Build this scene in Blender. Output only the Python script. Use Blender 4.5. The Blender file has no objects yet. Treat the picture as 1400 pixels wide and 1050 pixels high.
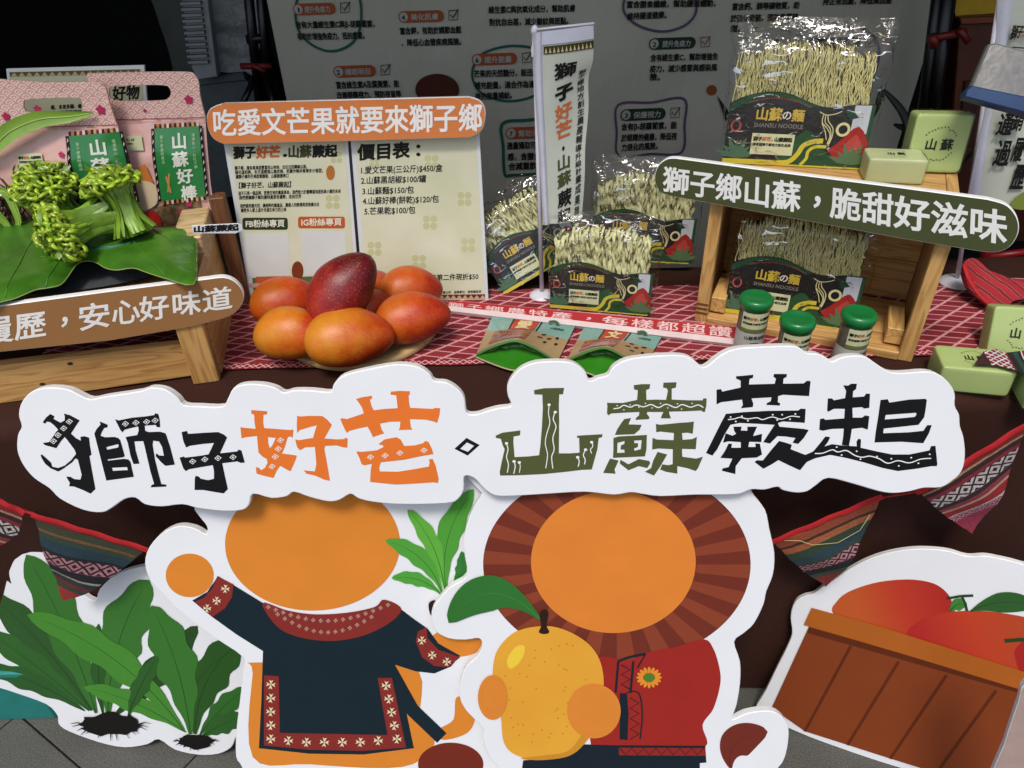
import bpy, math, random
from math import sin, cos, pi, radians, sqrt, atan2
from mathutils import Vector, Matrix, Euler, noise
from mathutils.geometry import tessellate_polygon, delaunay_2d_cdt
random.seed(7)
sc = bpy.context.scene
# ---------------------------------------------------------------- camera, world, sun, exposure
PITCH, ROLL, FOC, CH, CD = 36.0, -1.8, 1030.0, 1.48, 0.978
CR = Euler((radians(90 - PITCH), 0, 0)).to_matrix() @ Euler((0, 0, radians(ROLL))).to_matrix()
CP = Vector((0, -CD, CH))
cam = bpy.data.cameras.new('camera'); camo = bpy.data.objects.new('camera', cam)
sc.collection.objects.link(camo); sc.camera = camo
cam.sensor_width = 36; cam.lens = 36 * FOC / 1400; cam.clip_start = 0.02; cam.clip_end = 400
camo.matrix_world = Matrix.Translation(CP) @ CR.to_4x4()
world = bpy.data.worlds.new('World'); sc.world = world; world.use_nodes = True
wn = world.node_tree.nodes; wl = world.node_tree.links
sky = wn.new('ShaderNodeTexSky'); sky.sky_type = 'NISHITA'; sky.sun_disc = False
SUN_EL, SUN_AZ = radians(62), radians(196)       # azimuth clockwise from +y; the light comes over the viewer's shoulder
sky.sun_elevation = SUN_EL; sky.sun_rotation = SUN_AZ
sky.air_density = 1.0; sky.dust_density = 3.0; sky.ozone_density = 0.6
wl.new(sky.outputs[0], wn['Background'].inputs[0]); wn['Background'].inputs[1].default_value = 0.10
sl = bpy.data.lights.new('sun', 'SUN'); sl.energy = 1.5; sl.angle = radians(14); sl.color = (1, 0.96, 0.9)
slo = bpy.data.objects.new('sun', sl); sc.collection.objects.link(slo)
sd = Vector((sin(SUN_AZ) * cos(SUN_EL), cos(SUN_AZ) * cos(SUN_EL), sin(SUN_EL)))
slo.rotation_euler = sd.to_track_quat('Z', 'Y').to_euler(); slo.location = sd * 20
sc.view_settings.view_transform = 'Standard'; sc.view_settings.look = 'None'
sc.view_settings.exposure = 0.6; sc.view_settings.gamma = 1; sc.view_settings.use_curve_mapping = False
sc.cycles.transparent_max_bounces = 24
# ---------------------------------------------------------------- measuring helpers
TZ = 0.75
def ray(u, v): return CR @ Vector(((u - 700) / FOC, -(v - 525) / FOC, -1))
def W(u, v, z=TZ):
    d = ray(u, v); return CP + d * ((z - CP.z) / d.z)
class Plane:
    def __init__(s, o, ex, ey):
        s.o = Vector(o); s.ex = Vector(ex).normalized(); s.ey = Vector(ey); s.ey = (s.ey - s.ex * s.ey.dot(s.ex)).normalized()
        s.n = s.ex.cross(s.ey)
        s.m = Matrix(((s.ex.x, s.ey.x, s.n.x, s.o.x), (s.ex.y, s.ey.y, s.n.y, s.o.y), (s.ex.z, s.ey.z, s.n.z, s.o.z), (0, 0, 0, 1)))
    def h(s, u, v):
        d = ray(u, v); p = CP + d * ((s.o - CP).dot(s.n) / d.dot(s.n)) - s.o
        return (p.dot(s.ex), p.dot(s.ey))
    def hs(s, pts): return [s.h(*p) for p in pts]
    def off(s, d): return Plane(s.o + s.n * d, s.ex, s.ey)
def vplane(o, yaw=0, lean=0):
    return Plane(o, (cos(yaw), sin(yaw), 0), (-sin(yaw) * sin(lean), cos(yaw) * sin(lean), cos(lean)))
def hplane(o, yaw=0): return Plane(o, (cos(yaw), sin(yaw), 0), (-sin(yaw), cos(yaw), 0))
def zoom(x0, y0, s): return lambda pts: [(x0 + x / s, y0 + y / s) for x, y in pts]
def smooth(pts, n=5, closed=True):
    out = []; N = len(pts)
    rng = range(N) if closed else range(N - 1)
    g = (lambda i: pts[i % N]) if closed else (lambda i: pts[max(0, min(N - 1, i))])
    for i in rng:
        a, b, c, d = g(i - 1), g(i), g(i + 1), g(i + 2)
        for k in range(n):
            t = k / n
            out.append(tuple(0.5 * (2 * b[j] + (c[j] - a[j]) * t + (2 * a[j] - 5 * b[j] + 4 * c[j] - d[j]) * t * t + (3 * b[j] - a[j] - 3 * c[j] + d[j]) * t ** 3) for j in range(len(b))))
    if not closed: out.append(tuple(pts[-1]))
    return out
def ell(cx, cy, rx, ry, n=40, rot=0):
    c, s = cos(rot), sin(rot)
    return [(cx + rx * cos(t) * c - ry * sin(t) * s, cy + rx * cos(t) * s + ry * sin(t) * c) for t in (2 * pi * i / n for i in range(n))]
def rrect(x0, y0, x1, y1, r, n=6):
    o = []
    for cx, cy, a in ((x1 - r, y1 - r, 0), (x0 + r, y1 - r, 90), (x0 + r, y0 + r, 180), (x1 - r, y0 + r, 270)):
        for i in range(n + 1):
            t = radians(a + 90 * i / n); o.append((cx + r * cos(t), cy + r * sin(t)))
    return o
def quadmap(P, TL, TR, BR, BL):
    a, b, c, d = [Vector(P.h(*q)) for q in (BL, BR, TR, TL)]
    def f(x, y):
        p = a * (1 - x) * (1 - y) + b * x * (1 - y) + c * x * y + d * (1 - x) * y
        return (p.x, p.y)
    return f
# ---------------------------------------------------------------- materials
def lin(h):
    h = h.lstrip('#'); c = [int(h[i:i + 2], 16) / 255 for i in (0, 2, 4)]
    return tuple(x / 12.92 if x <= .04045 else ((x + .055) / 1.055) ** 2.4 for x in c) + (1,)
MC = {}
class NT:
    def __init__(s, name):
        s.m = bpy.data.materials.new(name); s.m.use_nodes = True; s.t = s.m.node_tree
        s.b = s.t.nodes['Principled BSDF']; s.out = s.t.nodes['Material Output']
    def n(s, ty, **k):
        x = s.t.nodes.new('ShaderNode' + ty)
        for a, b in k.items(): setattr(x, a, b)
        return x
    def l(s, a, b): s.t.links.new(a, b)
    def M(s, op, a, b=None, c=None):
        x = s.n('Math', operation=op)
        for i, v in enumerate((a, b, c)):
            if v is None: continue
            if hasattr(v, 'is_linked'): s.l(v, x.inputs[i])
            else: x.inputs[i].default_value = v
        return x.outputs[0]
    def co(s, scale=None):
        tc = s.n('TexCoord'); o = tc.outputs['Object']
        if scale is not None:
            mp = s.n('Mapping'); mp.inputs['Scale'].default_value = scale; s.l(o, mp.inputs[0]); o = mp.outputs[0]
        return o
    def xyz(s, v):
        x = s.n('SeparateXYZ'); s.l(v, x.inputs[0]); return x.outputs
    def noise(s, v, sc_, det=4, rough=.55):
        x = s.n('TexNoise'); s.l(v, x.inputs['Vector']); x.inputs['Scale'].default_value = sc_
        x.inputs['Detail'].default_value = det; x.inputs['Roughness'].default_value = rough; return x.outputs['Fac']
    def mix(s, f, a, b, mode='MIX'):
        x = s.n('Mix', data_type='RGBA', blend_type=mode)
        for sock, v in ((x.inputs[0], f), (x.inputs[6], a), (x.inputs[7], b)):
            if hasattr(v, 'is_linked'): s.l(v, sock)
            else: sock.default_value = v
        return x.outputs[2]
    def ramp(s, f, stops, interp='LINEAR'):
        x = s.n('ValToRGB'); r = x.color_ramp; r.interpolation = interp
        while len(r.elements) < len(stops): r.elements.new(.5)
        for e, (p, c) in zip(r.elements, stops): e.position = p; e.color = c
        s.l(f, x.inputs[0]); return x.outputs[0]
    def bump(s, h, st, dist=.002):
        x = s.n('Bump'); x.inputs['Strength'].default_value = st; x.inputs['Distance'].default_value = dist
        s.l(h, x.inputs['Height']); s.l(x.outputs[0], s.b.inputs['Normal'])
    def col(s, c): s.l(c, s.b.inputs['Base Color'])
def mat(name, hexc, rough=.5, var=.06, vs=25, bump=0, bs=200, spec=.5, coat=0, metal=0, sss=0, bd=.001):
    k = (name, hexc)
    if k in MC: return MC[k]
    s = NT(name); c = lin(hexc) if isinstance(hexc, str) else tuple(hexc) + (1,)
    s.b.inputs['Roughness'].default_value = rough; s.b.inputs['Metallic'].default_value = metal
    s.b.inputs['Specular IOR Level'].default_value = spec; s.b.inputs['Coat Weight'].default_value = coat
    s.b.inputs['Coat Roughness'].default_value = .08
    if sss:
        s.b.inputs['Subsurface Weight'].default_value = sss; s.b.inputs['Subsurface Scale'].default_value = .004
    v = s.co()
    f = s.noise(v, vs, 3)
    dk = tuple(x * (1 - var * 1.6) for x in c[:3]) + (1,); lt = tuple(min(1, x * (1 + var)) for x in c[:3]) + (1,)
    s.col(s.ramp(f, [(.3, dk), (.7, lt)]))
    if bump: s.bump(s.noise(v, bs, 3), bump, bd)
    MC[k] = s.m; return s.m
def ink(hexc, rough=.5): return mat('printed ink', hexc, rough, .03, 12, spec=.2)
def wood(name='pine wood', a='#c79a5c', b='#9c6a34', axis=0, rough=.55, seed=0):
    k = (name, a, b, axis)
    if k in MC: return MC[k]
    s = NT(name); sc_ = [16, 16, 16]; sc_[axis] = 1.6
    v = s.co(tuple(sc_)); oi = s.n('ObjectInfo')
    add = s.n('VectorMath', operation='ADD'); s.l(v, add.inputs[0])
    cx = s.n('CombineXYZ'); r = s.M('MULTIPLY', oi.outputs['Random'], 40)
    for i in range(3): s.l(r, cx.inputs[i])
    s.l(cx.outputs[0], add.inputs[1]); v2 = add.outputs[0]
    n1 = s.noise(v2, 1.4, 3); g = s.M('FRACT', s.M('MULTIPLY', n1, 9))
    g = s.M('SMOOTH_MIN', g, s.M('MULTIPLY', s.M('SUBTRACT', 1, g), 4), .2)
    n2 = s.noise(v2, 12, 5, .7)
    f = s.M('ADD', s.M('MULTIPLY', g, .45), s.M('MULTIPLY', n2, .55))
    s.col(s.ramp(f, [(.15, lin(b)), (.5, lin(a)), (.95, tuple(min(1, x * 1.18) for x in lin(a)[:3]) + (1,))]))
    s.b.inputs['Roughness'].default_value = rough; s.bump(f, .25, .0006); MC[k] = s.m; return s.m
def film(name='clear film', amt=.16, rough=.07, tint=(1, 1, 1, 1), bsc=38, gk=.5):
    k = (name,)
    if k in MC: return MC[k]
    s = NT(name); s.t.nodes.remove(s.b)
    tr = s.n('BsdfTransparent'); tr.inputs[0].default_value = tint
    gl = s.n('BsdfGlossy'); gl.inputs['Roughness'].default_value = rough; gl.inputs[0].default_value = (.95, .95, .95, 1)
    bp = s.n('Bump'); bp.inputs['Strength'].default_value = .3; bp.inputs['Distance'].default_value = .004
    v = s.co(); nz = s.n('TexNoise'); s.l(v, nz.inputs[0]); nz.inputs['Scale'].default_value = bsc; nz.inputs['Detail'].default_value = 2
    nz.inputs['Distortion'].default_value = 1.2
    s.l(nz.outputs[0], bp.inputs['Height']); s.l(bp.outputs[0], gl.inputs['Normal'])
    fr = s.n('LayerWeight'); fr.inputs[0].default_value = .12
    nz.inputs['Detail'].default_value = 1
    n2 = s.noise(s.co((.7, 2.2, 1.5)), bsc * .3, 2, .5); streak = s.M('ABSOLUTE', s.M('SUBTRACT', n2, .5)); streak = s.M('LESS_THAN', streak, .016)
    n3 = s.noise(v, bsc * .3, 1); glint = s.M('MULTIPLY', s.M('GREATER_THAN', n3, .5), streak)  # noise streaks of extra gloss, put in as the film's bright highlights
    f = s.M('ADD', s.M('ADD', s.M('MULTIPLY', fr.outputs['Fresnel'], .35), amt * .12), s.M('MULTIPLY', glint, gk))
    mx = s.n('MixShader'); s.l(f, mx.inputs[0]); s.l(tr.outputs[0], mx.inputs[1]); s.l(gl.outputs[0], mx.inputs[2])
    s.l(mx.outputs[0], s.out.inputs[0]); MC[k] = s.m; return s.m
# ---------------------------------------------------------------- mesh builder
TXT = {}; DROP = [None]
def textmesh(st, bold):
    k = (st, bold)
    if k not in TXT:
        c = bpy.data.curves.new('t', 'FONT'); c.body = st; c.resolution_u = 2
        if bold > .004: c.bevel_depth = bold; c.bevel_resolution = 0
        o = bpy.data.objects.new('t', c); m = bpy.data.meshes.new_from_object(o)
        dx, dy = (.33, .26) if st == '，' else (0, 0); top = max(v.co.z for v in m.vertices)
        V = [(v.co.x + dx, v.co.y + dy) for v in m.vertices]; Z = [top - v.co.z for v in m.vertices]
        eps = 1e-4 + (top if bold > .004 else 0); F = []
        for p in m.polygons:
            f = tuple(p.vertices)
            if max(Z[i] for i in f) > eps: continue
            a, b, c_ = [Vector(V[i]) for i in f[:3]]
            F.append(f if (b - a).cross(c_ - a) > 0 or abs((b - a).cross(c_ - a)) < 1e-12 else f[::-1])
        used = sorted({i for f in F for i in f}); mp = {i: j for j, i in enumerate(used)}
        V = [V[i] for i in used]; Z = [min(1, Z[i] / max(top, 1e-6)) for i in used]; F = [tuple(mp[i] for i in f) for f in F]
        bpy.data.objects.remove(o); bpy.data.curves.remove(c); bpy.data.meshes.remove(m)
        TXT[k] = (V, F, Z)
    DROP[0] = TXT[k][2] if bold > .004 else None
    return TXT[k][:2]
class MB:
    def __init__(s): s.v = []; s.f = []; s.fm = []; s.mats = []; s.sm = []
    def mi(s, m):
        if m not in s.mats: s.mats.append(m)
        return s.mats.index(m)
    def add(s, V, F, m, smooth_=False):
        if DROP[0] is not None and len(DROP[0]) == len(V):   # outer rim of a letter sits a hair lower than its face
            nn = Vector((0, 0, 0))
            for f in F[:60]: nn += (Vector(V[f[1]]) - Vector(V[f[0]])).cross(Vector(V[f[2]]) - Vector(V[f[0]]))
            nn = nn.normalized() * 6e-5; V = [tuple(Vector(v) - nn * d) for v, d in zip(V, DROP[0])]
        DROP[0] = None
        b = len(s.v); s.v += [tuple(v) for v in V]; i = s.mi(m)
        for f in F: s.f.append(tuple(x + b for x in f)); s.fm.append(i); s.sm.append(smooth_)
    def poly(s, loops, z, m, fn=None):
        if not isinstance(loops[0], (list, tuple)) or not isinstance(loops[0][0], (list, tuple)): loops = [loops]
        V = [Vector((p[0], p[1], 0)) for l in loops for p in l]
        F = tessellate_polygon([[Vector((p[0], p[1], 0)) for p in l] for l in loops])
        G = []
        for f in F:
            a, b, c = [V[i] for i in f]
            cr = (b - a).cross(c - a).z
            if abs(cr) < 1e-14: continue
            G.append(f if cr > 0 else f[::-1])
        s.add([fn(v.x, v.y, z) if fn else (v.x, v.y, z) for v in V], G, m)
    def slab(s, loop, z0, z1, mf, ms, bev=0):
        a = sum(loop[i][0] * loop[(i + 1) % len(loop)][1] - loop[(i + 1) % len(loop)][0] * loop[i][1] for i in range(len(loop)))
        if a < 0: loop = loop[::-1]
        n = len(loop); inner = loop
        if bev:
            inner = []
            for i in range(n):
                p = Vector(loop[i]); a_ = (p - Vector(loop[i - 1])); b_ = (Vector(loop[(i + 1) % n]) - p)
                if a_.length < 1e-9 or b_.length < 1e-9: inner.append(tuple(p)); continue
                t = (a_.normalized() + b_.normalized())
                t = t.normalized() if t.length > 1e-6 else a_.normalized()
                q = p + Vector((-t.y, t.x)) * bev; inner.append(tuple(q))
        s.poly([inner], z1, mf)
        V = [(x, y, z0) for x, y in loop] + [(x, y, z1 - bev) for x, y in loop] + [(x, y, z1) for x, y in inner]
        F = [(i, (i + 1) % n, n + (i + 1) % n, n + i) for i in range(n)]
        if bev: F += [(n + i, n + (i + 1) % n, 2 * n + (i + 1) % n, 2 * n + i) for i in range(n)]
        s.add(V, F, ms)
        b = len(s.f); s.poly([loop], z0, ms)
        for i in range(b, len(s.f)): s.f[i] = s.f[i][::-1]
    def text(s, st, fn, z, m, bold=.01, box=None):
        """fn maps unit box (0..1,0..1) of the line to the plane"""
        V, F = textmesh(st, bold); n = box or sum(1 if ord(c) > 0x2000 else .56 for c in st)
        s.add([tuple(fn(x / n, (y + .14) / 1.02)) + (z,) for x, y in V], F, m)
    def tline(s, st, x, y, size, z, m, bold=.01, ang=0, sx=1, fn=None):
        V, F = textmesh(st, bold); c, d = cos(ang), sin(ang)
        out = [(x + (a * c * sx - b * d) * size, y + (a * d * sx + b * c) * size) for a, b in V]
        s.add([fn(p[0], p[1], z) if fn else (p[0], p[1], z) for p in out], F, m)
    def stroke(s, pts, w, z, m, closed=False, taper=None, fn=None):
        n = len(pts); V = []
        for i in range(n):
            a = Vector(pts[i - 1]) if (i or closed) else Vector(pts[0]); b = Vector(pts[(i + 1) % n]) if (i < n - 1 or closed) else Vector(pts[-1])
            t = (b - a); t = t.normalized() if t.length > 1e-12 else Vector((1, 0)); nn = Vector((-t.y, t.x)); k = w / 2 * (taper(i / (n - 1)) if taper else 1)
            p = Vector(pts[i]); V += [tuple(p + nn * k), tuple(p - nn * k)]
        F = [(2 * i + 1, (2 * i + 3) % (2 * n), (2 * i + 2) % (2 * n), 2 * i) for i in range(n if closed else n - 1)]
        s.add([fn(v[0], v[1], z) if fn else (v[0], v[1], z) for v in V], F, m)
    def box(s, a, b, m, M=None, bev=.0):
        x0, y0, z0 = a; x1, y1, z1 = b
        if bev:
            e = bev; V = []; ids = {}
            # chamfered box: three verts at each corner
            for ix, X in ((0, x0), (1, x1)):
                for iy, Y in ((0, y0), (1, y1)):
                    for iz, Z in ((0, z0), (1, z1)):
                        dx = e if ix == 0 else -e; dy = e if iy == 0 else -e; dz = e if iz == 0 else -e
                        ids[(ix, iy, iz)] = len(V); V += [(X, Y + dy, Z + dz), (X + dx, Y, Z + dz), (X + dx, Y + dy, Z)]
            I = lambda c, k: ids[c] + k
            F = []
            for ax in range(3):
                o = [i for i in range(3) if i != ax]
                for sd_ in (0, 1):
                    q = []
                    for p, r in ((0, 0), (1, 0), (1, 1), (0, 1)):
                        c = [0, 0, 0]; c[ax] = sd_; c[o[0]] = p; c[o[1]] = r; q.append(I(tuple(c), ax))
                    F.append(tuple(q))
                for p in (0, 1):
                    for r in (0, 1):
                        c0 = [0, 0, 0]; c0[ax] = 0; c0[o[0]] = p; c0[o[1]] = r; c1 = list(c0); c1[ax] = 1
                        F.append((I(tuple(c0), o[0]), I(tuple(c1), o[0]), I(tuple(c1), o[1]), I(tuple(c0), o[1])))
            for c in ids: F.append((I(c, 0), I(c, 1), I(c, 2)))
            ctr = Vector(((x0 + x1) / 2, (y0 + y1) / 2, (z0 + z1) / 2)); G = []
            for f in F:
                pv = [Vector(V[i]) for i in f]; nn = (pv[1] - pv[0]).cross(pv[2] - pv[0])
                G.append(f if nn.dot(sum(pv, Vector()) / len(pv) - ctr) > 0 else f[::-1])
            F = G
        else:
            V = [(x, y, z) for x in (x0, x1) for y in (y0, y1) for z in (z0, z1)]
            F = [(0, 1, 3, 2), (4, 6, 7, 5), (0, 4, 5, 1), (2, 3, 7, 6), (0, 2, 6, 4), (1, 5, 7, 3)]
        if M is not None: V = [tuple(M @ Vector(v)) for v in V]
        s.add(V, F, m)
    def tube(s, path, r, m, sides=6, cap=True, flat=1):
        n = len(path); V = []; pv = [Vector(p) for p in path]; up = Vector((.3, .2, .93))
        for i in range(n):
            t = (pv[min(n - 1, i + 1)] - pv[max(0, i - 1)])
            t = t.normalized() if t.length > 1e-9 else Vector((0, 0, 1))
            a = t.cross(up); a = a.normalized() if a.length > 1e-4 else t.orthogonal().normalized(); b = t.cross(a); up = b if False else up
            rr = r(i / (n - 1)) if callable(r) else r
            for k in range(sides):
                th = 2 * pi * k / sides; V.append(tuple(pv[i] + a * cos(th) * rr + b * sin(th) * rr * flat))
        F = [(i * sides + k, i * sides + (k + 1) % sides, (i + 1) * sides + (k + 1) % sides, (i + 1) * sides + k) for i in range(n - 1) for k in range(sides)]
        if cap: F += [tuple(range(sides))[::-1], tuple((n - 1) * sides + k for k in range(sides))]
        s.add(V, F, m, True)
    def lathe(s, prof, m, seg=28, c=(0, 0, 0), sm=True, axis='z'):
        V = []; n = len(prof)
        for r, z in prof:
            for k in range(seg):
                t = 2 * pi * k / seg; V.append((c[0] + r * cos(t), c[1] + r * sin(t), c[2] + z) if axis == 'z' else (c[0] + r * cos(t), c[1] + z, c[2] - r * sin(t)))
        F = [(i * seg + k, i * seg + (k + 1) % seg, (i + 1) * seg + (k + 1) % seg, (i + 1) * seg + k) for i in range(n - 1) for k in range(seg)]
        s.add(V, F, m, sm)
    def grid(s, nu, nv, fn, m, sm=True):
        V = [fn(i / nu, j / nv) for j in range(nv + 1) for i in range(nu + 1)]
        F = [(j * (nu + 1) + i, j * (nu + 1) + i + 1, (j + 1) * (nu + 1) + i + 1, (j + 1) * (nu + 1) + i) for j in range(nv) for i in range(nu)]
        s.add(V, F, m, sm)
    def sheet(s, loop, step, zf, m, fn=None, sm=True):
        """a sheet cut to an outline, triangulated inside, height zf(x, y)"""
        xs = [p[0] for p in loop]; ys = [p[1] for p in loop]; pts = [Vector(p) for p in loop]; n = len(pts)
        y = min(ys); r = 0
        def inside(px, py):
            c = False; j = n - 1
            for i in range(n):
                if (pts[i].y > py) != (pts[j].y > py) and px < (pts[j].x - pts[i].x) * (py - pts[i].y) / (pts[j].y - pts[i].y) + pts[i].x: c = not c
                j = i
            return c
        P = list(pts)
        while y < max(ys):
            x = min(xs) + (step / 2 if r % 2 else 0)
            while x < max(xs):
                if inside(x, y) and min((Vector((x, y)) - q).length for q in pts) > step * .4: P.append(Vector((x, y)))
                x += step
            y += step * .87; r += 1
        V, E_, F, *_ = delaunay_2d_cdt(P, [(i, (i + 1) % n) for i in range(n)], [], 1, 1e-6)
        out = [(v.x, v.y, zf(v.x, v.y)) for v in V]
        if fn: out = [fn(*p) for p in out]
        s.add(out, F, m, sm)
    def build(s, name, parent=None, label=None, cat=None, group=None, kind=None, M=None):
        me = bpy.data.meshes.new(name); me.from_pydata(s.v, [], s.f)
        for m in s.mats: me.materials.append(m)
        me.polygons.foreach_set('material_index', s.fm); me.polygons.foreach_set('use_smooth', s.sm); me.update()
        o = bpy.data.objects.new(name, me); sc.collection.objects.link(o)
        if parent: o.parent = parent
        if M is not None: o.matrix_local = M
        tag(o, label, cat, group, kind); return o
def tag(o, label=None, cat=None, group=None, kind=None):
    if label: o['label'] = label
    if cat: o['category'] = cat
    if group: o['group'] = group
    if kind: o['kind'] = kind
    return o
def thing(name, label, cat, M, group=None):
    o = bpy.data.objects.new(name, None); sc.collection.objects.link(o); o.empty_display_size = .05
    o.matrix_world = M.m if isinstance(M, Plane) else (M if isinstance(M, Matrix) else Matrix.Translation(M))
    return tag(o, label, cat, group)
def kids(o, table):
    return table.get(o.name, [])
def copy_tree(o, parent=None):
    c = o.copy(); sc.collection.objects.link(c)
    if parent: c.parent = parent
    for ch in [x for x in bpy.data.objects if x.parent == o]: copy_tree(ch, c)
    return c
def one(fn, name, parent, **k):
    b = MB(); fn(b); return b.build(name, parent, **k)
# ---------------------------------------------------------------- ground and tent
def ground():
    s = NT('granite floor tiles'); v = s.co(); f = s.noise(v, 420, 4, .8); f2 = s.noise(v, 9, 3)
    c = s.ramp(f, [(.32, lin('#222220')), (.5, lin('#4f4f4a')), (.68, lin('#86857e'))])
    s.col(s.mix(s.M('MULTIPLY', f2, .5), c, lin('#383731'))); s.b.inputs['Roughness'].default_value = .7; s.bump(f, .2, .001)
    b = MB(); b.box((-150, -150, -.5), (150, 150, -.006), mat('floor grout', '#1c1b19', .9))
    o = b.build('ground', kind='structure')
    yaw = radians(-33); bx, by = W(32, 982, 0).x, W(32, 982, 0).y
    me = None
    for i in range(-4, 8):
        for j in range(-4, 5):
            if me is None:
                t = MB(); t.box((.0015, .0015, -.0055), (.3985, .5985, 0), s.m, bev=.002); q = t.build('tile', o); me = q.data
            else:
                q = bpy.data.objects.new('tile', me); sc.collection.objects.link(q); q.parent = o
            a, bb = i * .4 - .02, j * .6
            q.matrix_local = Matrix.Translation((bx + cos(yaw) * a - sin(yaw) * bb, by + sin(yaw) * a + cos(yaw) * bb, 0)) @ Matrix.Rotation(yaw, 4, 'Z')
ground()
blackc = mat('black tent fabric', '#0b0b0c', .9, .1, bump=.2, bs=30)
def tent():
    t = thing('market_tent', 'black fabric market tent standing behind and over the stall', 'tent', Vector((0, 1.6, 0)))
    def roof(b):
        b.grid(12, 10, lambda u, v: (-3.2 + 6.4 * u, -1.75 + 3.8 * v, 2.12 + .35 * min(v, 1 - v) * 2 * min(1, 3 * min(u, 1 - u))), mat('tent roof cloth', '#2a2b2c', .8))
    one(roof, 'roof', t)  # out-of-view roof, height and front edge set to darken the banner
    one(lambda b: b.grid(30, 6, lambda u, v: (-3.2 + 6.4 * u, 2.03 + .03 * sin(u * 70), 2.3 * v), blackc), 'back_wall', t)
    for x in (-3.2, 3.2):
        one(lambda b: b.grid(16, 6, lambda u, v: (x + .02 * sin(u * 40), -1.7 + 3.7 * u, 2.15 * v), blackc), 'side_wall', t)
tent()
# ---------------------------------------------------------------- table
TF = -.03
def table():
    s = NT('dark brown tablecloth'); v = s.co(); f = s.noise(v, 700, 2)
    s.col(s.ramp(f, [(.3, lin('#29150f')), (.7, lin('#40231a'))])); s.b.inputs['Roughness'].default_value = .85
    s.b.inputs['Specular IOR Level'].default_value = .2; s.bump(f, .3, .0006)
    t = thing('display_table', 'long display table under a dark brown cloth hanging to the floor', 'table', Vector((.1, .2, 0)))
    one(lambda b: b.box((-1.9, -.2 + .004, TZ - .05), (1.9, .225, TZ - .006), wood()), 'table_top', t)
    for x in (-1.7, 1.7):
        for y in (-.15, .2): one(lambda b: b.tube([(x, y, 0), (x, y, .7)], .015, mat('grey steel', '#555555', .4, metal=.8)), 'leg', t)
    def cloth(b):
        def fn(u, v):
            x = -2 + 4 * u
            L = .72 + .46 + .3; d = v * L
            wr = .003 * sin(x * 23 + 3 * sin(x * 5)) + .008 * noise.noise(Vector((x * 2.5, d * 4, 2)))
            if d < .735:
                z = .012 + d; k = max(0, 1 - z / .75)
                y = TF - .2 - .012 - k * (.016 * sin(x * 16 + sin(x * 7) * 2) + .02) - abs(wr)
                if z > .735: y = TF - .2 - .006
                return (x - .1, y, min(z, .7485) + 0)
            if d < .735 + .46:
                return (x - .1, TF - .2 + (d - .735) + .001, TZ - .003 * abs(noise.noise(Vector((x * 4, d * 6, 7)))))
            return (x - .1, TF - .2 + .465 + .01 * sin(x * 14) * (d - 1.195) * 3, TZ - (d - 1.195) * 1.2)
        b.grid(220, 80, fn, s.m)
    one(cloth, 'tablecloth', t)
table()
def runner():
    s = NT('red woven lattice cloth'); x, y, _ = s.xyz(s.co())
    def fam(px, py, per, w, off=0):
        d = s.M('ADD', s.M('MULTIPLY', x, px), s.M('MULTIPLY', y, py)); d = s.M('ADD', s.M('DIVIDE', d, per), off + 50)
        k = s.M('FRACT', d); return s.M('LESS_THAN', k, w), s.M('FLOOR', d), k
    l1, i1, k1 = fam(.60, -.80, .029, .15)
    l2, i2, k2 = fam(.20, .98, .019, .14)
    d1 = s.M('ADD', l1, 0)
    l3, i3, k3 = fam(.60, -.80, .0205, .05, .42)
    w = s.M('MAXIMUM', l1, l2)
    hat = s.M('MULTIPLY', s.M('SINE', s.M('MULTIPLY', x, 2600)), .5); tex = s.noise(s.co(), 900, 2, .7)
    odd = s.M('MODULO', s.M('ADD', i1, i2), 2)
    red = s.mix(s.M('MULTIPLY', odd, .7), lin('#7e1622'), lin('#98303a'))
    red = s.mix(s.M('MULTIPLY', tex, .5), red, lin('#5c0d18'))
    dash = s.M('GREATER_THAN', s.M('SINE', s.M('MULTIPLY', s.M('ADD', x, y), 1500)), -.5)
    pink = s.mix(dash, lin('#b0606a'), lin('#d9a3a2'))
    c = s.mix(w, red, pink)
    # border band with small zigzag
    tri = s.M('PINGPONG', s.M('MULTIPLY', x, 1), .011)
    zz = s.M('ABSOLUTE', s.M('SUBTRACT', s.M('SUBTRACT', y, .004), s.M('MULTIPLY', tri, 1.0)))
    zl = s.M('LESS_THAN', zz, .0016)
    tri2 = s.M('PINGPONG', s.M('ADD', x, .011), .011)
    zl2 = s.M('LESS_THAN', s.M('ABSOLUTE', s.M('SUBTRACT', s.M('SUBTRACT', y, .002), tri2)), .0012)
    bc = s.mix(s.M('MAXIMUM', zl, zl2), lin('#7e1622'), lin('#d9a3a2'))
    inb = s.M('LESS_THAN', y, .0165)
    c = s.mix(inb, c, bc)
    s.col(c); s.b.inputs['Roughness'].default_value = .9; s.bump(tex, .5, .0006)
    a = W(310, 507); yw = atan2(-.018, .861)
    P = hplane(a + Vector((0, 0, .0)), yw)
    b = MB()
    b.grid(120, 14, lambda u, v: (-.35 + 1.85 * u, .262 * v + .0012 * sin(u * 90), .0035 + .0012 * noise.noise(Vector((u * 20, v * 4, 0)))), s.m)
    b.build('table_runner', None, 'red and pink lattice patterned woven runner lying along the brown table', 'table runner', M=None).matrix_world = P.m
runner()
white = mat('white foam board', '#dee0e3', .38, .02, 6)
whitee = mat('white foam edge', '#e6e6e4', .5, .03, 60)
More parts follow.
